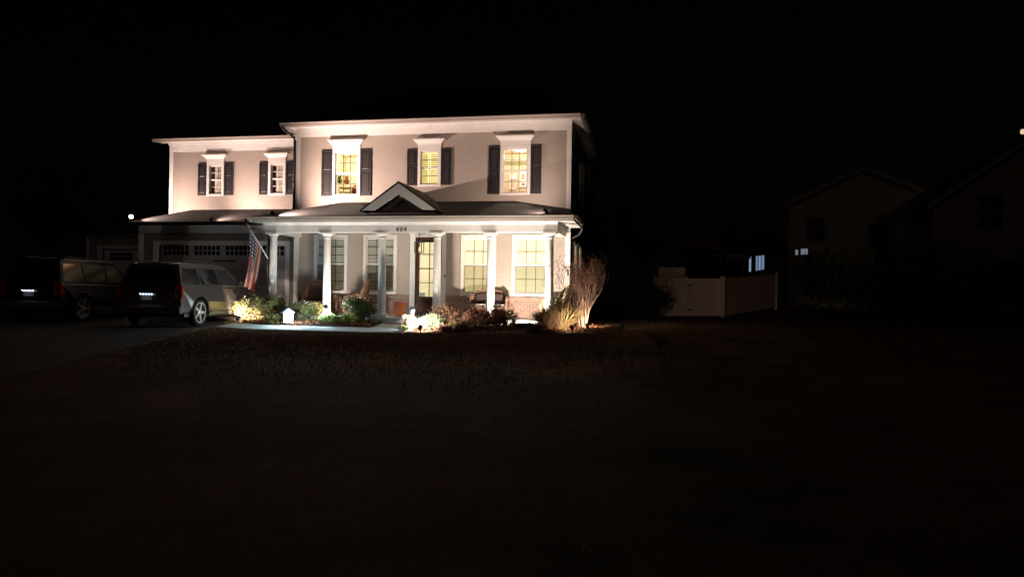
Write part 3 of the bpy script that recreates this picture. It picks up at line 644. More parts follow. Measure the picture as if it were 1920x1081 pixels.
# wicker seats
def wicker(name, label, cat, loc, rz, w, m, back=.5, cushion=True, group=None):
    t = thing(name, label, cat, loc, rz, group); d = .66; h = .36; n = 22
    b = MB(); b.prism([(-w/2, -d/2, .07), (w/2, -d/2, .07), (w/2, d/2, .07), (-w/2, d/2, .07)], (0, 0, h-.07)); b.build('seat', m, t, bevel=.03)
    b = MB(); rows = 7                                # arched shell back, leaning, curling forward at its ends
    V = []
    for k in range(rows+1):
        for i in range(n+1):
            u = -1+2*i/n; H = .30+back*max(0, 1-abs(u)**2.6)**.7; z = h-.02+(H)*k/rows
            yy = d/2-.02+.14*(k/rows)*(1-u*u)-.22*abs(u)**4*(1-.3*k/rows)
            V.append((u*(w/2+.03), yy, z))
    fs = [(j*(n+1)+i, j*(n+1)+i+1, (j+1)*(n+1)+i+1, (j+1)*(n+1)+i) for j in range(rows) for i in range(n)]
    b.add(V, fs); o = b.build('backrest', m, t, smooth=True); sd = o.modifiers.new('th', 'SOLIDIFY'); sd.thickness = .05
    top = V[rows*(n+1):]
    b = MB(); b.tube([Vector(p)+Vector((0, .0, .0)) for p in top], .038, 8); b.build('back_rail', m, t, smooth=True)
    for sx in (-1, 1):
        b = MB(); x = sx*(w/2+.02)
        b.tube([(x, d/2-.2, .70), (x, .1, .68), (x, -d/2+.05, .64), (x+sx*.015, -d/2-.03, .58), (x+sx*.01, -d/2-.05, .48), (x, -d/2-.02, .05)], .048, 8)
        b.prism([(x-.025, -d/2, h-.02), (x-.025, d/2-.12, h-.02), (x-.025, d/2-.12, .69), (x-.025, -d/2, .62)], (.05, 0, 0)); b.build('arm', m, t, smooth=False)
    for sx in (-1, 1):
        for sy in (-1, 1): b = MB(); b.tube([(sx*(w/2-.05), sy*(d/2-.05), 0), (sx*(w/2-.05), sy*(d/2-.05), .1)], .028, 8); b.build('leg', m, t)
    if cushion:
        b = MB(); b.box(-w/2+.03, w/2-.03, -d/2-.01, d/2-.06, h+.002, h+.09); c = b.build('cushion', M['cushion'], t, bevel=.03)
        b = MB(); b.tube([(-w/2+.03, -d/2-.018, h+.075), (0, -d/2-.02, h+.08), (w/2-.03, -d/2-.018, h+.075)], .009, 6); b.tube([(-w/2+.03, -d/2-.018, h+.015), (w/2-.03, -d/2-.018, h+.015)], .009, 6); b.build('piping', M['piping'], c)
        b = MB(); b.prism([(-w/2+.12, d/2-.10, h+.10), (w/2-.12, d/2-.10, h+.10), (w/2-.18, d/2-.04, h+.24+back*.7), (-w/2+.18, d/2-.04, h+.24+back*.7)], (0, -.09, 0)); b.build('back_cushion', M['cushion'], t, bevel=.03)
    return t
wicker('wicker_loveseat', 'brown wicker loveseat with arched back under the lit porch window', 'loveseat', (7.12, -.72, FLOOR), R(4), 1.22, M['wicker'], .26)
wicker('wicker_armchair', 'reddish brown wicker armchair by the corner behind the second column', 'armchair', (1.22, -.85, FLOOR), R(18), .82, M['wicker'], .5)
wicker('wicker_armchair', 'wicker rocker seen from the side with a tilted oval back', 'armchair', (2.72, -1.0, FLOOR), R(-72), .66, M['wicker'], .66, False)
wicker('wicker_armchair', 'pale wicker armchair beside the last column', 'armchair', (9.30, -.85, FLOOR), R(-70), .66, M['cream_wicker'], .42)
t = thing('side_table', 'small brown wooden side table between the wicker armchairs', 'table', (2.15, -.6, FLOOR))
box('table_top', M['wicker'], t, -.26, .26, -.22, .22, .46, .49, bevel=.006)
for sx in (-1, 1):
    for sy in (-1, 1): box('leg', M['wicker'], t, sx*.23-.02, sx*.23+.02, sy*.19-.02, sy*.19+.02, 0, .46)
box('shelf', M['wicker'], t, -.24, .24, -.2, .2, .16, .18)
def pot(name, label, loc, h, r, m):
    t = thing(name, label, 'plant pot', loc)
    b = MB(); b.lathe([(r*.66, 0), (r*.72, .02), (r*.93, h*.74), (r*.95, h*.76), (r*1.06, h*.77), (r*1.08, h*.98), (r*1.0, h), (r*.92, h), (r*.9, h*.8)], n=26); b.build('body', m, t, smooth=False)
    b = MB(); b.lathe([(r*.9, h*.86), (.02, h*.88)], n=20); b.build('soil', M['mulch'], t)
    return t
pot('terracotta_pot', 'orange terracotta flower pot beside the front door', (4.20, -.95, FLOOR), .46, .2, M['terracotta'])
t = pot('dark_planter', 'dark planter by the corner board of the porch', (.42, -.6, FLOOR), .38, .17, M['black'])

# ------------------------------------------------------------------ flag on the first column
def flag_mat():
    m = mat('flag_cloth', (.8, .8, .8), .85); nt = m.node_tree; b = nt.nodes['Principled BSDF']
    uv = nt.nodes.new('ShaderNodeUVMap'); s = nt.nodes.new('ShaderNodeSeparateXYZ'); nt.links.new(uv.outputs[0], s.inputs[0]); U, V = s.outputs['X'], s.outputs['Y']
    st = math_node(nt, 'MODULO', math_node(nt, 'FLOOR', math_node(nt, 'MULTIPLY', V, 13)), 2)
    mx = nt.nodes.new('ShaderNodeMix'); mx.data_type = 'RGBA'; mx.inputs[6].default_value = (.20, .022, .018, 1); mx.inputs[7].default_value = (.27, .23, .20, 1); nt.links.new(st, mx.inputs[0])
    can = math_node(nt, 'MULTIPLY', math_node(nt, 'LESS_THAN', U, .4), math_node(nt, 'LESS_THAN', V, 7/13))
    fu = math_node(nt, 'SUBTRACT', math_node(nt, 'FRACT', math_node(nt, 'MULTIPLY', U, 6/.4)), .5); fv = math_node(nt, 'SUBTRACT', math_node(nt, 'FRACT', math_node(nt, 'MULTIPLY', V, 5*13/7)), .5)
    r2 = math_node(nt, 'ADD', math_node(nt, 'MULTIPLY', fu, fu), math_node(nt, 'MULTIPLY', fv, fv)); star = math_node(nt, 'LESS_THAN', r2, .085)
    cm = nt.nodes.new('ShaderNodeMix'); cm.data_type = 'RGBA'; cm.inputs[6].default_value = (.013, .013, .035, 1); cm.inputs[7].default_value = (.38, .36, .36, 1); nt.links.new(star, cm.inputs[0])
    fm = nt.nodes.new('ShaderNodeMix'); fm.data_type = 'RGBA'; nt.links.new(can, fm.inputs[0]); nt.links.new(mx.outputs[2], fm.inputs[6]); nt.links.new(cm.outputs[2], fm.inputs[7])
    nt.links.new(fm.outputs[2], b.inputs['Base Color'])
    return m
p0 = atY(505, 489, -2.06); p1 = atY(466.5, 425, -2.75)
t = thing('flag', 'striped flag with a starred blue corner hanging from a white pole on the first column', 'flag', p0)
rel = lambda p: Vector(p)-p0
b = MB(); b.tube([(0, 0, 0), rel(p1)], .016, 8); b.lathe([(.004, -.03), (.024, 0), (.004, .03)], rel(p1), n=10); b.build('pole', M['white_paint'], t, smooth=True)
b = MB(); dd = rel(p1).normalized(); b.tube([dd*-.03, dd*.1], .028, 8); b.box(-.05, .05, .02, .07, -.1, .06); b.build('bracket', M['bronze'], t)
H0 = p0.lerp(p1, .97); H1 = p0.lerp(p1, .36); E0 = atY(457.5, 533, -2.62); E1 = atY(475, 547, -2.45)
nu, nv = 34, 30; V = []; UV = []
for i in range(nu+1):
    for j in range(nv+1):
        u, v = i/nu, j/nv
        A = H0.lerp(H1, v); Bq = E0.lerp(E1, v); p = A.lerp(Bq, u)
        fold = math.sin(v*6.28*2.3+1.3*u)*(.03+.06*u)*min(1, 3*u+.1)
        p = p+Vector((.25*fold+.05*math.sin(u*3.1)*(1-v), fold, -.05*math.sin(u*3.14)*math.sin(v*3.14)))
        V.append(p-p0); UV.append((u, v))
b = MB(); b.add(V, [(i*(nv+1)+j, (i+1)*(nv+1)+j, (i+1)*(nv+1)+j+1, i*(nv+1)+j+1) for i in range(nu) for j in range(nv)])
o = b.build('cloth', flag_mat(), t, smooth=True)
uvl = o.data.uv_layers.new(name='UVMap')
for lp in o.data.loops: uvl.data[lp.index].uv = UV[lp.vertex_index]

# ------------------------------------------------------------------ vehicles
def vehicle(name, label, loc, rz, paint, L=4.5, hw=.93, belt=1.08, roof=1.74, glow=True, glassm=None):
    t = thing(name, label, 'car', loc, rz); y0, y1 = -L/2, L/2
    glassm = glassm or M['car_glass']
    wy = (y0+.98, y1-.90); wr = .395
    # lower body: side outline with wheel openings cut, extruded across and rounded
    def arch(c, r=.47, n=9): return [(c-r*math.cos(math.pi*i/n), .38+r*math.sin(math.pi*i/n)) for i in range(n+1)]
    low = [(y0+.06, .38)]+[p for p in arch(wy[0])]+[p for p in arch(wy[1])]+[(y1-.12, .38), (y1, .48), (y1+.0, .72), (y1-.1, .86), (y1-.35, .93), (y1-1.15, belt-.02), (y0+.1, belt), (y0+.02, belt-.14), (y0, .62)]
    def prof(z): return hw*(1-.10*max(0, (z-.62)/(belt-.62))**2-.06*max(0, (.62-z)/.3))
    n = len(low); V = [(-prof(z), y, z) for y, z in low]+[(prof(z), y, z) for y, z in low]
    b = MB(); b.add(V, [tuple(range(n))[::-1], tuple(range(n, 2*n))]+[(i, (i+1) % n, n+(i+1) % n, n+i) for i in range(n)][::1])
    body = b.build('body', paint, t, bevel=.035)
    gb, gt = hw*.90, hw*.70
    B = [(y0+.12, belt-.01), (y1-1.3, belt-.01)]; Tt = [(y0+.36, roof-.03), (y0+.55, roof), (y1-2.25, roof), (y1-2.0, roof-.05)]
    # greenhouse
    rows = [(y0+.10, gb*.98, belt-.02), (y1-1.22, gb*.97, belt-.02)]
    b = MB()
    def xw(z): return gb+(gt-gb)*(z-belt)/(roof-belt)
    pts = [(y0+.10, belt-.02), (y1-1.2, belt-.02), (y1-1.95, roof-.06), (y1-2.3, roof), (y0+.55, roof), (y0+.30, roof-.05)]
    n = len(pts); b.add([(-xw(z), y, z) for y, z in pts]+[(xw(z), y, z) for y, z in pts], [tuple(range(n))[::-1], tuple(range(n, 2*n))]+[(i, (i+1) % n, n+(i+1) % n, n+i) for i in range(n)])
    b.build('cabin', paint, t, bevel=.03)
    zb, zt2 = belt+.05, roof-.15
    def yrear(z): return y0+.10+(.2)*(z-belt+.02)/(roof-.03-belt)
    def yfront(z): return y1-1.2-.75*(z-belt+.02)/(roof-.04-belt)
    wins = [(yrear(zb)+.13, yrear(zt2)+.13, y0+1.14, y0+1.14), (y0+1.22, y0+1.22, y0+2.18, y0+2.18), (y0+2.26, y0+2.26, yfront(zb)-.16, yfront(zt2)-.14)]
    for sx in (-1, 1):
        for k, (a, a2, c, c2) in enumerate(wins):
            q = [(sx*(xw(zb)+.006), a, zb), (sx*(xw(zb)+.006), c, zb), (sx*(xw(zt2)+.006), c2, zt2), (sx*(xw(zt2)+.006), a2, zt2)]
            b = MB(); b.prism(q if sx > 0 else q[::-1], (-sx*.02, 0, 0)); b.build('side_window', glassm, t)
        for yy in (y0+1.18, y0+2.22, y1-1.32):         # door seams
            b = MB(); b.tube([(sx*(prof(.45)+.001), yy, .42), (sx*(prof(.8)+.001), yy, .8), (sx*(prof(belt-.05)+.001), yy, belt-.05)], .005, 5)
            if yy > y0+1.5 or True: b.build('door_seam', M['black'], body)
        for yy in (y0+1.98, y0+3.0):
            b = MB(); b.box(min(sx*(prof(.93)), sx*(prof(.93)+.03)), max(sx*prof(.93), sx*(prof(.93)+.03)), yy-.1, yy+.08, .92, .95); b.build('door_handle', paint, t, bevel=.008)
        b = MB(); b.tube([(sx*(xw(roof)-.04), y0+.6, roof+.045), (sx*(xw(roof)-.04), y1-2.4, roof+.045)], .018, 8)
        for yy in (y0+.6, y0+1.4, y1-2.4): b.tube([(sx*(xw(roof)-.04), yy, roof-.01), (sx*(xw(roof)-.04), yy, roof+.045)], .016, 6)
        b.build('roof_rail', M['black'], t)
        b = MB(); b.box(min(sx*(hw-.02), sx*(hw+.2)), max(sx*(hw-.02), sx*(hw+.2)), y1-1.55, y1-1.42, belt+.0, belt+.17); b.build('mirror', paint, t, bevel=.04)
        b = MB(); b.prism([(sx*(hw*.86), y0-.012, .80), (sx*(hw*.985), y0+.03, .80), (sx*(hw*.955), y0+.1, belt-.01), (sx*(hw*.90), y0+.05, belt+.02), (sx*(hw*.80), y0+.035, belt+.02), (sx*(hw*.78), y0-.012, .84)], (0, .1, 0)); b.build('tail_light', M['tail'], t, bevel=.01)
        # wheel arch lips and rocker
        for c in wy:
            pts = [(sx*(hw*.985), yy, zz) for yy, zz in arch(c, .485, 14)]
            b = MB(); b.tube(pts, .022, 6); b.build('arch_trim', M['car_trim'], t, smooth=True)
        b = MB(); b.box(min(sx*hw*.9, sx*hw*.985), max(sx*hw*.9, sx*hw*.985), wy[0]+.49, wy[1]-.49, .30, .42); b.build('sill_trim', M['car_trim'], t, bevel=.02)
    def yr(z): return y0+.10+.2*(z-belt+.02)/(roof-.03-belt)-.008
    q = [(-gb*.88, yr(belt+.03), belt+.03), (gb*.88, yr(belt+.03), belt+.03), (gt*.9, yr(roof-.13), roof-.13), (-gt*.9, yr(roof-.13), roof-.13)]
    b = MB(); b.prism(q, (0, .03, 0)); b.build('rear_window', M['dark_glass'], t)
    q = [(-gb*.9, yfront(belt+.02)+.012, belt+.02), (-gt*.93, yfront(roof-.1)+.012, roof-.1), (gt*.93, yfront(roof-.1)+.012, roof-.1), (gb*.9, yfront(belt+.02)+.012, belt+.02)]
    b = MB(); b.prism(q, (0, -.03, 0)); b.build('windscreen', M['dark_glass'], t)
    b = MB(); b.box(-hw*.97, hw*.97, y0-.06, y0+.16, .36, .62); bm_ = b.build('bumper', M['car_trim'], t, bevel=.05)
    b = MB(); b.box(-.52, .52, y0-.075, y0-.062, .545, .575); b.build('step_plate', M['steel'], bm_)
    b = MB(); b.box(-.27, .27, y0-.035, y0+.02, .925, .955); h_ = b.build('tailgate_handle', M['steel'], t)
    b = MB(); b.box(-.155, .155, y0-.016, y0-.004, .745, .90); pl = b.build('licence_plate', M['plate'], t, bevel=.004)
    b = MB(); 
    for k in range(7):
        xx = -.12+k*.037
        if k == 3: continue
        b.box(xx, xx+.008, y0-.0185, y0-.0165, .79, .86); b.box(xx+.016, xx+.024, y0-.0185, y0-.0165, .79, .86); b.box(xx+.008, xx+.016, y0-.0185, y0-.0165, .852 if k % 2 else .82, .86 if k % 2 else .828)
    b.build('lettering', M['plate_ink'], pl)
    if glow:
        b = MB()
        for k in range(5): b.prism([(k*.08-.20, y0-.036, .925), (k*.08-.165, y0-.036, .925), (k*.08-.135, y0-.036, .895), (k*.08-.17, y0-.036, .895)], (0, .002, 0))  # glowing slanted streaks imitate street lights reflected in the car's rear
        b.build('plate_lamp', M['streak_glow'], t)
        l = bpy.data.lights.new('plate_fill', 'AREA'); l.energy = .25; l.color = (.75, .85, 1); l.size = .3; l.size_y = .02; l.shape = 'RECTANGLE'  # fill light added to brighten plate and bumper
        o = bpy.data.objects.new('plate_fill', l); col.objects.link(o); o.parent = t; o.location = (0, y0-.09, .93); o.rotation_euler = (R(-35), 0, 0)
    b = MB(); b.box(-hw*.9, hw*.9, y0+.3, y1-.3, .28, .4); b.build('underbody', M['black'], t)
    for sx in (-1, 1):
        for c in wy:
            w = bpy.data.objects.new('wheel', None); col.objects.link(w); w.parent = t; w.location = (sx*(hw-.115), c, wr); w.rotation_euler = (0, R(90)*sx, 0)
            b = MB(); b.lathe([(.28, -.11), (.35, -.115), (wr-.01, -.09), (wr, -.04), (wr, .04), (wr-.01, .09), (.35, .115), (.30, .108), (.292, .06), (.292, -.06)], n=36); b.build('tyre', M['tyre'], w, smooth=False)
            b = MB(); b.lathe([(.29, -.05), (.293, .085), (.30, .103), (.272, .1), (.262, .06), (.262, -.05)], n=36)
            for k in range(5):
                a = 2*math.pi*k/5+.3; ca, sa = math.cos(a), math.sin(a)
                def rp(r, s, z): return (r*ca-s*sa, r*sa+s*ca, z)
                b.add([rp(.04, -.055, .05), rp(.04, .055, .05), rp(.27, .035, .05), rp(.27, -.035, .05), rp(.04, -.05, .085), rp(.04, .05, .085), rp(.27, .03, .09), rp(.27, -.03, .09)], [(0,3,2,1),(4,5,6,7),(0,1,5,4),(1,2,6,5),(2,3,7,6),(3,0,4,7)])
            b.lathe([(.07, .05), (.07, .095), (.05, .1)], n=16)
            b.build('rim', M['rim'], w)
            b = MB(); b.lathe([(.2, -.02), (.2, .0)], n=20); b.build('brake_disc', M['black'], w)
    return t
M['car_paint'] = mat('pewter_car_paint', (.085, .072, .063), .32, .5, .5); M['car_paint_dark'] = mat('dark_car_paint', (.014, .013, .013), .3, .3, .5)
M['car_trim'] = mat('car_trim', (.06, .055, .052), .5); M['tyre'] = mat('tyre_rubber', (.018, .018, .018), .9); M['rim'] = mat('alloy_rim', (.62, .58, .55), .35, .5)
M['car_glass'] = mat('car_window_glass', (.012, .012, .013), .06, spec=.22); M['car_glass'].node_tree.nodes['Principled BSDF'].inputs['IOR'].default_value = 1.5
M['tail'] = mat('tail_lamp_red', (.60, .03, .015), .25)
M['plate'] = mat('plate_white', (.30, .32, .36), .4); M['plate_ink'] = mat('plate_ink', (.35, .05, .05), .6)
def gz_(x, y): return g(x, y)+.03
wp_ = atD(370, 600, 20.4); rzc = R(5); lw = Vector((1.0-.1, -2.4+.98, 0)); lw.rotate(Matrix.Rotation(rzc, 3, 'Z'))
cx_, cy_ = wp_.x-lw.x, wp_.y-lw.y
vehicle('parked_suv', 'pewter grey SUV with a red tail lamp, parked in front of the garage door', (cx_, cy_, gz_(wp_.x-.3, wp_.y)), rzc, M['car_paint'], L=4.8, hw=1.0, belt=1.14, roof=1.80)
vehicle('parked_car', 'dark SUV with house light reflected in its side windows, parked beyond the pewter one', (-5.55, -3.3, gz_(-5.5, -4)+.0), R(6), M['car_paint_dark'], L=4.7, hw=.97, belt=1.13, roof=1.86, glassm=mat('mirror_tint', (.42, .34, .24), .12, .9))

# ------------------------------------------------------------------ plants
def leafmats(name, cs, rough=.7):
    out = []
    for i, c in enumerate(cs):
        m = mat(f'{name}_{"abc"[i]}', c, rough, spec=.2); out.append(m)
    return out
GREEN = leafmats('green_leaf', [(.085, .115, .03), (.05, .085, .022), (.12, .125, .04)])
OLIVE = leafmats('olive_leaf', [(.15, .14, .045), (.10, .095, .03), (.20, .17, .06)])
LIME = leafmats('lime_leaf', [(.22, .28, .07), (.15, .21, .05), (.32, .34, .15)])
BURG = leafmats('burgundy_leaf', [(.17, .075, .055), (.23, .11, .075), (.10, .045, .04)])
RUST = leafmats('rust_leaf', [(.19, .10, .055), (.12, .06, .045), (.24, .15, .07)])
DARKG = leafmats('dark_evergreen', [(.018, .03, .014), (.03, .045, .02), (.012, .02, .01)])
PALE = leafmats('pale_leaf', [(.30, .38, .22), (.18, .26, .13), (.45, .47, .36)])
STRAW = leafmats('straw_blade', [(.26, .18, .075), (.17, .15, .05), (.30, .13, .07)])
def shrub(name, label, x, y, rx, rz, n, leaf, mats, cat='shrub', group=None, ry=None, stems=9, ratio=.5, droop=.0, z=None, flowers=None, gappy=.5):
    if leaf < .11: leaf *= .68; n = int(n*1.9)
    ry = ry or rx; z0 = (g(x, y) if z is None else z)+.02
    t = thing(name, label, cat, (x, y, z0), group=group)
    tips = []
    b = MB()
    for k in range(stems):
        a = rnd.random()*6.28; rr = rnd.uniform(.3, .85); tip = Vector((rx*rr*math.cos(a), ry*rr*math.sin(a), rz*rnd.uniform(1.1, 1.85)))
        mid = tip*.5+Vector((rnd.uniform(-.05, .05), rnd.uniform(-.05, .05), .05)); b.tube([(rnd.uniform(-.04, .04), rnd.uniform(-.04, .04), -.05), mid, tip], .012, 4, .004); tips.append((mid, tip))
    b.build('stem', M['twig_dark'], t)
    b = MB(); lobes = [(Vector((rnd.uniform(-.55, .55)*rx, rnd.uniform(-.55, .55)*ry, rz*rnd.uniform(.75, 1.4))), rnd.uniform(.38, .62)) for _ in range(9)]
    for _ in range(n):
        if rnd.random() < .75:
            c, s = rnd.choice(lobes); d = Vector((rnd.gauss(0, 1), rnd.gauss(0, 1), rnd.gauss(0, 1))).normalized(); q = c+Vector((d.x*rx*s, d.y*ry*s, d.z*rz*s))*(rnd.random()**.4)
        else:
            d = Vector((rnd.gauss(0, 1), rnd.gauss(0, 1), rnd.gauss(0, 1))).normalized(); q = Vector((d.x*rx, d.y*ry, rz+d.z*rz))*(rnd.random()**gappy)
        if q.z < .02: q.z = rnd.uniform(.02, .12)
        dd = (Vector((q.x, q.y, q.z-rz*.4)).normalized()+Vector((rnd.uniform(-1, 1), rnd.uniform(-1, 1), rnd.uniform(-.6, 1)))*.8+Vector((0, 0, -droop)))
        b.leaf(q, leaf*rnd.uniform(.6, 1.3), dd, rnd.choice((0, 0, 1, 1, 2)), ratio)
    b.build('foliage', mats, t)
    if flowers:
        b = MB()
        for _ in range(flowers[0]):
            d = Vector((rnd.gauss(0, 1), rnd.gauss(0, 1), abs(rnd.gauss(0, 1)))).normalized(); q = Vector((d.x*rx, d.y*ry, rz+d.z*rz)); s = flowers[1]
            for k in range(5):
                a = k*1.256; b.leaf(q, s, (math.cos(a), -.5+.2*math.sin(a), math.sin(a)), 0, .8)
        b.build('flower', flowers[2], t)
    return t
WFL = mat('white_petal', (.8, .78, .72), .7)
SG = 'shrubs in the front beds'
shrub('leafy_shrub', 'large yellow green shrub under the flag', spot(478, 590, -2.9), -2.9, .62, .42, 2600, .085, OLIVE, group=SG, flowers=(14, .04, WFL))
shrub('leafy_shrub', 'brightly lit olive shrub before the first column', spot(512, 590, -2.75), -2.75, .5, .44, 2600, .09, OLIVE, group=SG)
shrub('leafy_shrub', 'sparse olive shrub behind the white birdhouse lantern', spot(572, 590, -2.55), -2.55, .5, .34, 1500, .085, OLIVE, group=SG, flowers=(8, .03, WFL))
shrub('leafy_shrub', 'dense green shrub with small white flowers before the third column', spot(676, 585, -2.6), -2.6, .56, .44, 3600, .075, GREEN, group=SG, flowers=(26, .035, WFL))
shrub('ground_plant', 'low lime green plant around the second path light stake', spot(622, 600, -3.0), -3.0, .38, .17, 1100, .08, LIME, 'plant', SG, stems=5)
shrub('ground_plant', 'bright lime green plant at the foot of the dense green shrub', spot(652, 598, -2.95), -2.95, .36, .2, 1100, .09, LIME, 'plant', SG, stems=5)
shrub('ground_plant', 'pale plant overexposed by the staked spotlight near the flag', spot(517, 602, -3.15), -3.15, .3, .16, 700, .08, OLIVE, 'plant', SG, stems=4)
shrub('leafy_shrub', 'pale green leafy plant in front of the white boulder', spot(808, 606, -3.7), -3.7, .36, .24, 1300, .085, PALE, 'plant', SG, stems=6)
shrub('ground_plant', 'small pale plant around the base of the peach urn', spot(757, 616, -4.2), -4.2, .2, .09, 420, .07, PALE, 'plant', SG, stems=3)
shrub('leafy_shrub', 'sparse purple brown shrub with pale twigs by the front door', spot(842, 596, -3.3), -3.3, .52, .42, 1900, .065, RUST, group=SG, stems=22)
shrub('leafy_shrub', 'dark burgundy shrub before the wicker loveseat', spot(898, 603, -3.6), -3.6, .46, .36, 2300, .075, BURG, group=SG, stems=12)
shrub('leafy_shrub', 'taller dark burgundy shrub next to the bright slab edge', spot(944, 600, -3.45), -3.45, .42, .40, 2200, .08, BURG, group=SG, stems=14)
shrub('leafy_shrub', 'low dark evergreen in front of the bright slab edge', spot(985, 616, -3.6), -3.6, .30, .12, 900, .085, DARKG, group=SG)
shrub('ground_plant', 'low rust coloured plant at the front edge of the bed', spot(1010, 618, -3.95), -3.95, .36, .14, 800, .075, RUST, 'plant', SG, stems=6)
shrub('leafy_shrub', 'small yellow green plant under the purple brown shrub', spot(862, 612, -4.0), -4.0, .3, .14, 700, .07, OLIVE, 'plant', SG, stems=5)
shrub('leafy_shrub', 'dark low clump at the lawn edge under the door', spot(834, 621, -4.25), -4.25, .24, .1, 600, .07, BURG, 'plant', SG, stems=5)
shrub('leafy_shrub', 'tall dark thin shrub against the porch corner', spot(1046, 565, -2.2), -2.2, .36, .62, 1300, .06, DARKG, group=SG, stems=26)
# spiky ornamental clump
def spiky(name, label, x, y, r, h, n, mats):
    z0 = g(x, y)+.02; t = thing(name, label, 'ornamental grass', (x, y, z0)); b = MB()
    for _ in range(n):
        a = rnd.random()*6.28; rr = rnd.random()**.6; lean = rr*r; hh = h*rnd.uniform(.55, 1.1)*(1-.3*rr); ca, sa = math.cos(a), math.sin(a); w = rnd.uniform(.008, .018); s = rnd.uniform(0, .35)
        p0_ = Vector((ca*r*s*.8, sa*r*s*.8, 0)); p2 = p0_+Vector((ca*lean*1.1, sa*lean*1.1, hh)); p1_ = (p0_+p2)/2+Vector((-ca*.05, -sa*.05, .1*hh)); q = Vector((-sa, ca, 0))*w if rnd.random() < .5 else Vector((w, 0, 0))
        b.k = rnd.choice((0, 0, 1, 2)); b.add([p0_-q, p0_+q, p1_+q, p2, p1_-q], [(0, 1, 2, 4), (4, 2, 3)])
    b.build('blade', mats, t); return t
spiky('ornamental_grass', 'wide clump of straw coloured grass beside the tall bare bush', spot(1054, 610, -3.25), -3.25, .55, .85, 1900, STRAW)
spiky('ornamental_grass', 'rust tinged grass clump between the low rust plant and the straw clump', spot(1028, 612, -3.4), -3.4, .45, .72, 1100, RUST)
# bare twiggy bushes
def twiggy(name, label, x, y, h, spread, n, mats, seed, r=.018, leaves=0, leafm=None, depth=3):
    rr = random.Random(seed); z0 = g(x, y)+.0; t = thing(name, label, 'bush', (x, y, z0)); b = MB(); tips = []
    def grow(p, d, L, rad, k):
        pts = [p]; q = p; dd = d.copy(); 
        for s in range(3):
            dd = (dd+Vector((rr.uniform(-.16, .16), rr.uniform(-.16, .16), rr.uniform(-.02, .12)))).normalized(); q = q+dd*L/3; pts.append(q)
        b.tube(pts, rad, 5 if k > 1 else 3, rad*.55)
        if k == 0: tips.append(q); return
        for s in range(rr.choice((2, 3, 3))):
            e = (dd+Vector((rr.uniform(-.5, .5), rr.uniform(-.5, .5), rr.uniform(-.1, .35)))).normalized(); grow(pts[rr.choice((2, 3, 3))], e, L*rr.uniform(.55, .8), rad*.55, k-1)
    for i in range(n):
        a = rr.random()*6.28; s = rr.random()**.7*spread
        grow(Vector((.12*math.cos(a), .12*math.sin(a), -.05)), Vector((s*math.cos(a), s*math.sin(a), 1)).normalized(), h*.45, r*rr.uniform(.7, 1.2), depth)
    b.build('branch', mats, t)
    if leaves:
        b = MB()
        for _ in range(leaves):
            q = rr.choice(tips)+Vector((rr.uniform(-.08, .08), rr.uniform(-.08, .08), rr.uniform(-.1, .05))); b.leaf(q, .05, (rr.uniform(-1, 1), rr.uniform(-1, 1), rr.uniform(-.5, 1)), 0, .6)
        b.build('foliage', leafm, t)
    return t
twiggy('bare_bush', 'tall bare vase shaped bush with pale twigs at the house corner', spot(1092, 618, -2.75), -2.75, 1.85, .17, 26, M['twig'], 5, .016, 650, mat('rust_bud', (.30, .07, .025), .7))
twiggy('bare_bush', 'thin dark twiggy bush reaching over the porch corner', spot(1050, 600, -1.6), -2.35, 1.55, .55, 6, M['twig_dark'], 9, .012)
# urn, boulder, birdhouse
xu = spot(770, 610, -4.1); t = thing('urn_planter', 'peach coloured round urn on a white pedestal at the end of the walkway', 'urn', (xu, -4.1, g(xu, -4.1)))
M['peach_glaze'] = mat('peach_glaze', (.50, .20, .12), .4, var=((.60, .33, .22), 4, .3))
b = MB(); b.lathe([(0.114, 0.000), (0.114, 0.021), (0.088, 0.035), (0.075, 0.070), (0.075, 0.119), (0.097, 0.140), (0.106, 0.154)], n=24); b.build('pedestal', M['white_paint'], t, smooth=False)
b = MB(); b.lathe([(0.062, 0.155), (0.114, 0.168), (0.167, 0.231), (0.189, 0.308), (0.180, 0.371), (0.145, 0.427), (0.097, 0.455), (0.088, 0.469), (0.110, 0.490), (0.097, 0.490), (0.079, 0.462)], n=28); b.build('body', M['peach_glaze'], t, smooth=True)
b = MB()
for k in range(90):
    a = rnd.random()*6.28; b.leaf((-.12+.08*math.cos(a)*rnd.random(), -.12+.08*math.sin(a)*rnd.random(), 0.39+.08*rnd.random()), .04, (rnd.uniform(-1, 1), rnd.uniform(-1, 1), rnd.uniform(-.2, 1)), 0, .8)
b.build('flower', WFL, t)
def boulder(label, x, y, rx, ry, rz, m):
    bm = bmesh.new(); bmesh.ops.create_icosphere(bm, subdivisions=3, radius=1)
    from mathutils import noise
    for v in bm.verts:
        k = 1+.16*noise.noise(v.co*1.7+Vector((x, y, 0))); v.co = Vector((v.co.x*rx*k, v.co.y*ry*k, v.co.z*rz*k))
    me = bpy.data.meshes.new('boulder'); bm.to_mesh(me); bm.free(); me.materials.append(m)
    for p in me.polygons: p.use_smooth = True
    o = bpy.data.objects.new('boulder', me); col.objects.link(o); o.location = (x, y, g(x, y)+rz*.55); return tag(o, label, 'boulder')
boulder('rounded white boulder beside the peach urn', spot(797, 604, -3.35), -3.35, .30, .24, .27, mat('white_stone', (.62, .60, .55), .8, bump=(9, .5, .03), var=((.45, .43, .38), 3, .3)))
xb = spot(541, 595, -3.2); t = thing('birdhouse_lantern', 'small white birdhouse with dark gabled roof standing beside the walkway', 'birdhouse', (xb, -3.2, g(xb, -3.2)), R(24))
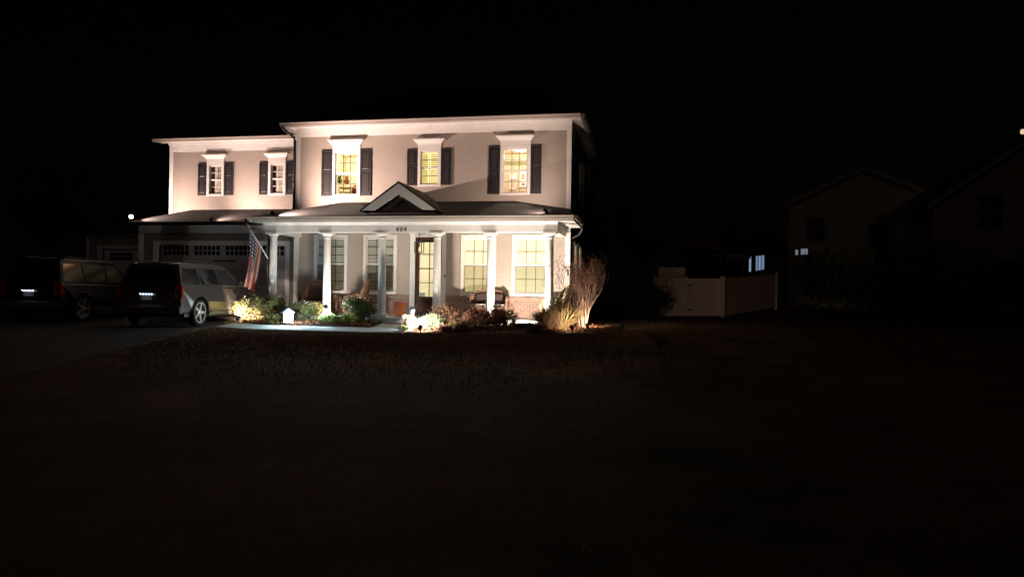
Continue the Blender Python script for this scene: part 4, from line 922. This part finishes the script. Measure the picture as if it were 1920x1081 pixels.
b = MB(); b.prism([(-.14, -.12, .08), (.14, -.12, .08), (.14, -.12, .40), (0, -.12, .50), (-.14, -.12, .40)], (0, .24, 0)); b.build('body', M['white_paint'], t, bevel=.006)
for sx in (-1, 1):
    b = MB(); q = [(0, -.16, .52), (sx*.20, -.16, .375), (sx*.20, .16, .375), (0, .16, .52)]; b.prism(q if sx < 0 else q[::-1], (0, 0, .025)); b.build('roof_panel', M['roof_slate'], t)
b = MB(); b.lathe([(.028, 0), (.028, .004)], (.0, -.121, .33), n=14, rot=Matrix.Rotation(R(90), 3, 'X')); b.build('entry_hole', M['black'], t)
b = MB(); b.tube([(0, 0, -.05), (0, 0, .08)], .03, 8); b.build('post', M['white_paint'], t)
b = MB(); b.tube([(0, -.165, .43), (0, -.22, .45)], .008, 6); b.lathe([(.02, .44), (.03, .43), (.01, .455)], (0, -.225, 0), n=10); b.build('lamp_hood', M['black'], t)
point('lamp', (.1, -.42, .40), 80, (.62, .86, 1.), t, .03)
# fallen leaves on the beds, grass blades along the lit edges
LV = leafmats('fallen_leaf', [(.32, .10, .035), (.22, .12, .05), (.12, .05, .03)])
b = MB()
for _ in range(2600):
    if rnd.random() < .55: x, y = rnd.uniform(-.1, 4.1), rnd.uniform(-3.42, -2.3)
    else: x = rnd.uniform(5.7, 11.2); y = rnd.uniform(bed_front(x)+.02, -2.3)
    b.leaf((x, y, g(x, y)+.085+.03*rnd.random()), rnd.uniform(.05, .1), (rnd.uniform(-1, 1), rnd.uniform(-1, 1), rnd.uniform(-.05, .35)), rnd.choice((0, 1, 2)), .6)
tag(b.build('fallen_leaves', LV), 'scattered orange and brown leaves lying on the mulch beds', 'leaves', kind='stuff')
b = MB()
for _ in range(80000):
    x = rnd.gauss(7, 5.5); e = -4.57 if x < 5.6 else bed_front(x)
    y = e-.01-abs(rnd.gauss(0, 3.2)) if x < 11.3 else -3.2+rnd.gauss(0, 4.2)
    if x < lerp(y, [-24, -15, -11, -5, .3], [5.2, 3.0, 1.7, -.15, -.15])+.03: continue
    z = g(x, y); h = rnd.uniform(.025, .065); a = rnd.random()*6.28
    b.k = rnd.choice((0, 0, 1, 2)); dx, dy = .008*math.cos(a), .008*math.sin(a)
    b.add([(x-dx, y-dy, z-.01), (x+dx, y+dy, z-.01), (x+rnd.uniform(-.03, .03), y+rnd.uniform(-.03, .03), z+h)], [(0, 1, 2)])
tag(b.build('grass', leafmats('grass_blade', [(.20, .125, .065), (.27, .155, .09), (.16, .11, .05)])), 'short dormant grass along the lit edge of the lawn', 'grass', kind='stuff')

# ------------------------------------------------------------------ fence, back yard and neighbours
def fence_panel(p, q, z0p, z0q, h, label, posts=(True, True), hinge=False, name='vinyl_fence'):
    p, q = Vector((p[0], p[1], 0)), Vector((q[0], q[1], 0)); L = (q-p).length; rz = math.atan2(q.y-p.y, q.x-p.x); t = thing(name, label, 'gate' if hinge else 'fence', (p.x, p.y, z0p), rz)
    dz = (z0q-z0p)/L; n = int(L/.16); b = MB()
    for i in range(n):
        a, c = i*L/n, (i+1)*L/n; b.add([(a, 0, a*dz+.03), (c-.006, 0, c*dz+.03), (c-.006, 0, c*dz+h-.12), (a, 0, a*dz+h-.12), (a, .03, a*dz+.03), (c-.006, .03, c*dz+.03), (c-.006, .03, c*dz+h-.12), (a, .03, a*dz+h-.12)], [(0,1,2,3),(4,7,6,5),(0,4,5,1),(1,5,6,2),(2,6,7,3),(3,7,4,0)])
    b.build('board_panel', M['vinyl'], t)
    b = MB()
    for za, zb in ((0.03, .17), (h-.14, h-.02)): b.prism([(0, -.02, za), (L, -.02, za+L*dz), (L, -.02, zb+L*dz), (0, -.02, zb)], (0, .07, 0))
    b.build('rail', M['vinyl'], t)
    for on, a in zip(posts, (0, L)):
        if not on: continue
        b = MB(); z = a*dz; b.box(a-.065, a+.065, -.065, .065, z-.2, z+h+.02); b.add([(a-.08, -.08, z+h+.02), (a+.08, -.08, z+h+.02), (a+.08, .08, z+h+.02), (a-.08, .08, z+h+.02), (a, 0, z+h+.1)], [(0, 3, 2, 1), (0, 1, 4), (1, 2, 4), (2, 3, 4), (3, 0, 4)]); b.build('post', M['vinyl'], t)
    if hinge:
        for zz in (.32, 1.5): b = MB(); b.box(-.12, .22, -.035, -.022, zz-.025, zz+.025); b.box(-.03, .03, -.04, -.02, zz-.09, zz+.09); b.build('hinge', M['black'], t)
    return t
fA = atD(1228, 593, 34); fH = atD(1287, 593, 34); fC = atD(1352, 593, 34); fD = atD(1455, 577, 38.3); fE = atD(1180, 593, 33.6)
zf = lambda p: g(p.x, p.y)-.0
fence_panel(fA, fH, fA.z, fH.z, 1.83, 'narrow white vinyl fence panel next to the dark round bush', (True, False))
fence_panel(fH, fC, fH.z, fC.z, 1.83, 'white vinyl gate with two black hinges', (True, True), True, 'fence_gate')
fence_panel(Vector((fC.x+.12, fC.y+.02, 0)), fD, fC.z, fD.z, 1.83, 'long white vinyl fence running uphill away from the gate', (True, True))
shrub('round_bush', 'dark round evergreen bush before the white vinyl fence', atD(1207, 592, 31).x, atD(1207, 592, 31).y, .85, .86, 3500, .12, DARKG, 'bush', z=atD(1207, 592, 31).z-.1)
shrub('hedge_bush', 'dark hedge bush between the house and the white fence', 12.0, 11.2, 1.5, .78, 3000, .13, DARKG, 'bush', ry=.8)
shrub('lawn_shrub', 'small dark bare shrub alone on the open lawn', atD(1235, 655, 16.4).x, atD(1235, 655, 16.4).y, .3, .14, 260, .06, BURG, 'shrub', stems=16)
# lattice screen behind the gate
sp0 = atD(1235, 522, 37); sp1 = atD(1284, 522, 37)
t = thing('lattice_screen', 'pale lattice screen rising behind the white gate', 'screen', (sp0.x, sp0.y, .5), math.atan2(sp1.y-sp0.y, sp1.x-sp0.x))
b = MB(); Ls = (sp1-sp0).length; b.box(0, Ls, 0, .04, 2.1, 2.2); b.box(0, .07, 0, .05, 0, 2.2); b.box(Ls-.07, Ls, 0, .05, 0, 2.2); b.build('frame', M['vinyl'], t)
b = MB(); b.box(.07, Ls-.07, .01, .03, 0, 2.1); b.build('panel', M['vinyl'], t)
def gable_house(label, o, rz, w, d, hwall, hridge, mw, mr, mt, wins=(), name='neighbour_house'):
    t = thing(name, label, 'house', o, rz)
    b = MB(); b.add([(0,0,-1),(w,0,-1),(w,0,hwall),(w/2,0,hridge),(0,0,hwall),(0,d,-1),(w,d,-1),(w,d,hwall),(w/2,d,hridge),(0,d,hwall)], [(0,1,2,3,4),(5,9,8,7,6),(0,4,9,5),(1,6,7,2)]); b.build('wall', mw, t)
    b = MB(); ov = .35; sl = (hridge-hwall)/(w/2)
    for sx in (-1, 1):
        q = [(w/2, -ov, hridge+.02), (w/2+sx*(w/2+ov), -ov, hwall-ov*sl+.02), (w/2+sx*(w/2+ov), d+ov, hwall-ov*sl+.02), (w/2, d+ov, hridge+.02)]
        b.prism(q if sx < 0 else q[::-1], (0, 0, .14))
    b.build('roof', mr, t)
    b = MB()
    for sx in (-1, 1):
        q = [(w/2, -ov-.03, hridge+.14), (w/2+sx*(w/2+ov), -ov-.03, hwall-ov*sl+.14), (w/2+sx*(w/2+ov), -ov-.03, hwall-ov*sl-.1), (w/2, -ov-.03, hridge-.1)]; b.prism(q if sx > 0 else q[::-1], (0, .028, 0))
    b.build('rake_board', mt, t)
    for xa, xc in ((-.05, .12), (w-.12, w+.05)): box('corner_board', mt, t, xa, xc, -.03, .0, -1, hwall-.12)
    for (x0, x1, z0, z1, gm2) in wins:
        b = MB(); b.box(x0-.1, x1+.1, -.04, 0, z1, z1+.12); b.box(x0-.1, x1+.1, -.05, 0, z0-.1, z0); b.box(x0-.1, x0, -.04, 0, z0, z1); b.box(x1, x1+.1, -.04, 0, z0, z1); f = b.build('window', mt, t)
        MB().box(x0, x1, -.015, -.002, z0, z1).build('pane', gm2, f)
        if gm2 is not M['dark_glass']: continue
        b = MB(); b.box(x0, x1, -.028, -.016, (z0+z1)/2-.02, (z0+z1)/2+.02); b.box((x0+x1)/2-.02, (x0+x1)/2+.02, -.027, -.017, z0, z1); b.build('sash', mt, f)
    return t
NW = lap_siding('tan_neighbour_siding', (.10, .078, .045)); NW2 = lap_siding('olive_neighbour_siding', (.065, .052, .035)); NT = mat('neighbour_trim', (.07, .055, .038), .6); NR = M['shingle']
BLUE = mat('blue_lit_pane', (.3, .35, .4), .3, emit=(.42, .62, 1.), es=.33); BLUE3 = mat('dim_blue_pane', (.3, .35, .4), .3, emit=(.6, .68, .85), es=.22)
BLUE2 = mat('bright_blue_pane', (.3, .35, .4), .3, emit=(.5, .66, 1.), es=.42)
a = atD(1480, 382, 42); c = atD(1766, 386, 42)
rz1 = math.atan2(c.y-a.y, c.x-a.x)-R(22); zb = .9
dc = c-CAM; w1 = ((a.y-CAM.y)*dc.x-(a.x-CAM.x)*dc.y)/(math.cos(rz1)*dc.y-math.sin(rz1)*dc.x)
def local(t_o, rz, p): d = Vector(p)-Vector(t_o); return Vector((d.x*math.cos(rz)+d.y*math.sin(rz), -d.x*math.sin(rz)+d.y*math.cos(rz), d.z))
o1 = Vector((a.x, a.y, zb)); l0 = local(o1, rz1, atD(1491, 478, 42)); l1 = local(o1, rz1, atD(1503, 466, 42))
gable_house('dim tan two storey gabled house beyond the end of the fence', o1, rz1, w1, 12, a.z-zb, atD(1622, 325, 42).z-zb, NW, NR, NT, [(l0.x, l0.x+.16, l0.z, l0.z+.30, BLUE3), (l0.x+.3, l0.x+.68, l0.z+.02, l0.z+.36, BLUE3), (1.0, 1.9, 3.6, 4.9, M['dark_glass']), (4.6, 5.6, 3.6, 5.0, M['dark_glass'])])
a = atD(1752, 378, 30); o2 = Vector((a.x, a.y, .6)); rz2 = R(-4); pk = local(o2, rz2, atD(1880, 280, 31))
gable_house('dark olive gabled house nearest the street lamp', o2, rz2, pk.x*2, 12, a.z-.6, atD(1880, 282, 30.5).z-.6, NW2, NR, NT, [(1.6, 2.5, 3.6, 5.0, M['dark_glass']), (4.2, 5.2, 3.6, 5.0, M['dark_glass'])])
# low hip roofed house behind the fence with blue lit windows
ap = atD(1315, 432, 52); hl = atD(1255, 469, 52); hr = atD(1338, 470, 52)
t = thing('pavilion', 'small hip roofed pavilion with brown shingles behind the fence', 'pavilion', ((hl.x+hr.x)/2+.6, hl.y+1.5, .9), R(-10))
rw = (hr-hl).length*.62; hz = hl.z-.9; pz = ap.z-.9
BR = brick_mat('brown_shingle', (.11, .07, .05), (.08, .05, .035), (.03, .02, .015), bw=.4, rh=.2)
b = MB(); b.add([(-rw, -rw, hz), (rw, -rw, hz), (rw, rw, hz), (-rw, rw, hz), (.5, 0, pz)], [(0, 1, 4), (1, 2, 4), (2, 3, 4), (3, 0, 4), (0, 3, 2, 1)]); b.build('roof', BR, t)
for sx in (-1, 1):
    for sy in (-1, 1): box('post', M['twig_dark'], t, sx*(rw-.3)-.08, sx*(rw-.3)+.08, sy*(rw-.3)-.08, sy*(rw-.3)+.08, -1, hz)
a = atD(1334, 515, 56); c = atD(1440, 515, 56); rz3 = math.atan2(c.y-a.y, c.x-a.x); o3 = Vector((a.x, a.y, .9)); w3 = math.hypot(c.x-a.x, c.y-a.y)
t = thing('sunroom_house', 'low house with blue lit sunroom windows behind the fence', 'house', o3, rz3); zt3 = atD(1385, 472, 56).z-.9
b = MB(); b.box(0, w3+6, 0, 8, -1, zt3); b.build('wall', mat('grey_blue_wall', (.05, .055, .07), .8), t)
b = MB(); b.box(0, w3*.68, -.12, -.002, zt3-.55, zt3-.05); b.build('frieze_board', mat('bluish_frieze', (.16, .18, .23), .7), t)
b = MB(); b.prism([(-.5, -.6, zt3), (-.5, 8.5, zt3), (-.5, 4, zt3+1.6)], (w3+7, 0, 0)); b.build('roof', NR, t)
for k, (u0_, u1_, m2) in enumerate(((.0, .27, M['dark_glass']), (.33, .57, M['dark_glass']), (.6, .72, M['dark_glass']))):
    b = MB(); b.box(u0_*w3+.1, u1_*w3-.1, -.03, -.003, .5, zt3-.62); f = b.build('window', m2, t); MB().box(u1_*w3-.08, u1_*w3+.06, -.06, -.004, .3, zt3-.56).build('post', mat('pale_post', (.14, .15, .19), .7), f)
for (px0_, px1_, py0_, py1_, m2) in ((1404, 1408, 481, 509, BLUE2), (1416.5, 1420.5, 480, 507, BLUE), (1421.8, 1426, 479.5, 506, BLUE2), (1427.3, 1432.5, 478.5, 505, BLUE)):
    q0 = local(o3, rz3, atD(px0_, py1_, 56)); q1 = local(o3, rz3, atD(px1_, py0_, 56))
    b = MB(); b.box(q0.x-.03, q1.x+.03, -.05, -.003, q0.z-.05, q1.z+.05); f = b.build('window', mat('dark_sash', (.03, .03, .04), .5), t); MB().box(q0.x, q1.x, -.06, -.0505, q0.z, q1.z).build('pane', m2, f)
# street lamp just above the nearest neighbour's roof
lp = atD(1917.5, 248, 36)
t = thing('street_lamp', 'small warm street lamp glowing above the olive house roof', 'street lamp', (lp.x, lp.y, 1.0))
b = MB(); b.tube([(1.1, 0, -1), (1.1, 0, lp.z-.6), (1.0, 0, lp.z-.62), (.2, 0, lp.z-.75)], .06, 8); b.build('pole', M['black'], t)
b = MB(); b.lathe([(.05, lp.z-.72), (.2, lp.z-.8), (.24, lp.z-.86)], n=16); b.build('shade', M['black'], t)
b = MB(); b.lathe([(.03, lp.z-1.10), (.09, lp.z-1.06), (.11, lp.z-.98), (.09, lp.z-.9), (.07, lp.z-.865)], n=16); b.build('globe', mat('street_globe', (.9, .8, .6), .4, emit=(1., .74, .45), es=.8), t, smooth=True)
# trees standing dark against the night sky
def tree(label, x, y, h, cr, seed, leaves=2600):
    rr = random.Random(seed); z0 = g(x, y); t = thing('leafy_tree', label, 'tree', (x, y, z0)); b = MB(); tips = []
    b.tube([(0, 0, -.2), (.1, 0, h*.25), (.05, .1, h*.5)], .24, 9, .15); base = Vector((.05, .1, h*.5))
    for i in range(11):
        a = i*2.4; zz = h*rr.uniform(.28, .5); e = Vector((math.cos(a)*cr*rr.uniform(.5, .9), math.sin(a)*cr*rr.uniform(.5, .9), h*rr.uniform(.55, .95))); m_ = Vector((e.x*.4, e.y*.4, (zz+e.z)*.5)); b.tube([(0.05, 0, zz), m_, e], .08, 6, .02); tips += [m_, e]
    b.build('trunk', M['twig_dark'], t); b = MB()
    lobes = [(q, rr.uniform(.22, .42)*cr) for q in tips]+[(Vector((rr.uniform(-.6, .6)*cr, rr.uniform(-.6, .6)*cr, h*rr.uniform(.5, .95))), rr.uniform(.2, .4)*cr) for _ in range(14)]
    for _ in range(leaves):
        c, s = rr.choice(lobes); d = Vector((rr.gauss(0, 1), rr.gauss(0, 1), rr.gauss(0, .8))).normalized()*s*(rr.random()**.45); b.leaf(c+d, rr.uniform(.18, .34), d+Vector((0, 0, -.3)), rr.choice((0, 1, 2)), .6)
    b.build('crown', DARKG, t); return t
TG = 'dark trees behind the houses'
q = atD(1935, 230, 40); tree('dark leafy tree around the street lamp', q.x+1.5, q.y+1.5, 12.5, 3.6, 3)
q = atD(1400, 440, 70); tree('dark tree behind the sunroom house', q.x, q.y, 9.5, 4, 7)
q = atD(1200, 440, 60); tree('dark tree between the floodlit house and the pavilion', q.x, q.y, 8.5, 3.6, 11)
q = atD(90, 430, 44); tree('dark tree behind the setback garage bay', q.x, q.y, 9, 3.8, 13)
shrub('tall_hedge', 'dark tall hedge in front of the tan neighbour house', atD(1570, 560, 33).x, atD(1570, 560, 33).y, 2.7, 1.6, 4200, .2, DARKG, 'hedge', ry=1.2, z=.3)
shrub('tall_hedge', 'dark hedge between the two neighbour houses', atD(1715, 560, 29.5).x, atD(1715, 560, 29.5).y, 2.3, 1.8, 4200, .2, DARKG, 'hedge', ry=1.1, z=.2)
shrub('tall_hedge', 'dark hedge in front of the olive house', atD(1880, 560, 26).x, atD(1880, 560, 26).y, 2.2, 1.5, 4200, .2, DARKG, 'hedge', ry=1.1, z=.1)

# ------------------------------------------------------------------ light of the night, camera, render settings
w = bpy.data.worlds.new('World'); scn.world = w; w.use_nodes = True; nt = w.node_tree
sky = nt.nodes.new('ShaderNodeTexSky'); sky.sky_type = 'NISHITA'; sky.sun_disc = False; sky.sun_elevation = R(24); sky.sun_rotation = R(180+10); sky.altitude = 100
nt.links.new(sky.outputs[0], nt.nodes['Background'].inputs['Color']); nt.nodes['Background'].inputs['Strength'].default_value = .00012
sl_ = bpy.data.lights.new('street_glow', 'SUN'); sl_.energy = .048; sl_.angle = R(.5); sl_.color = (1, .62, .46)  # weak warm sun stands in for street light from behind the camera
so = bpy.data.objects.new('street_glow', sl_); col.objects.link(so); sd_ = Vector((.17*math.cos(R(24)), .985*math.cos(R(24)), -math.sin(R(24)))); so.rotation_euler = sd_.to_track_quat('-Z', 'Y').to_euler()
cam = bpy.data.cameras.new('camera'); co = bpy.data.objects.new('camera', cam); col.objects.link(co); scn.camera = co
mtx = Matrix((rt, up, -fw)).transposed().to_4x4(); mtx.translation = CAM; co.matrix_world = mtx
cam.sensor_fit = 'HORIZONTAL'; cam.sensor_width = 36; cam.lens = F_PX*36/1920; cam.clip_end = 2000; cam.clip_start = .05
scn.view_settings.view_transform = 'Standard'; scn.view_settings.look = 'None'; scn.view_settings.exposure = 0; scn.view_settings.gamma = 1
scn.render.engine = 'CYCLES'; scn.cycles.use_denoising = True; scn.cycles.max_bounces = 6; scn.cycles.sample_clamp_indirect = 4; scn.cycles.use_light_tree = True
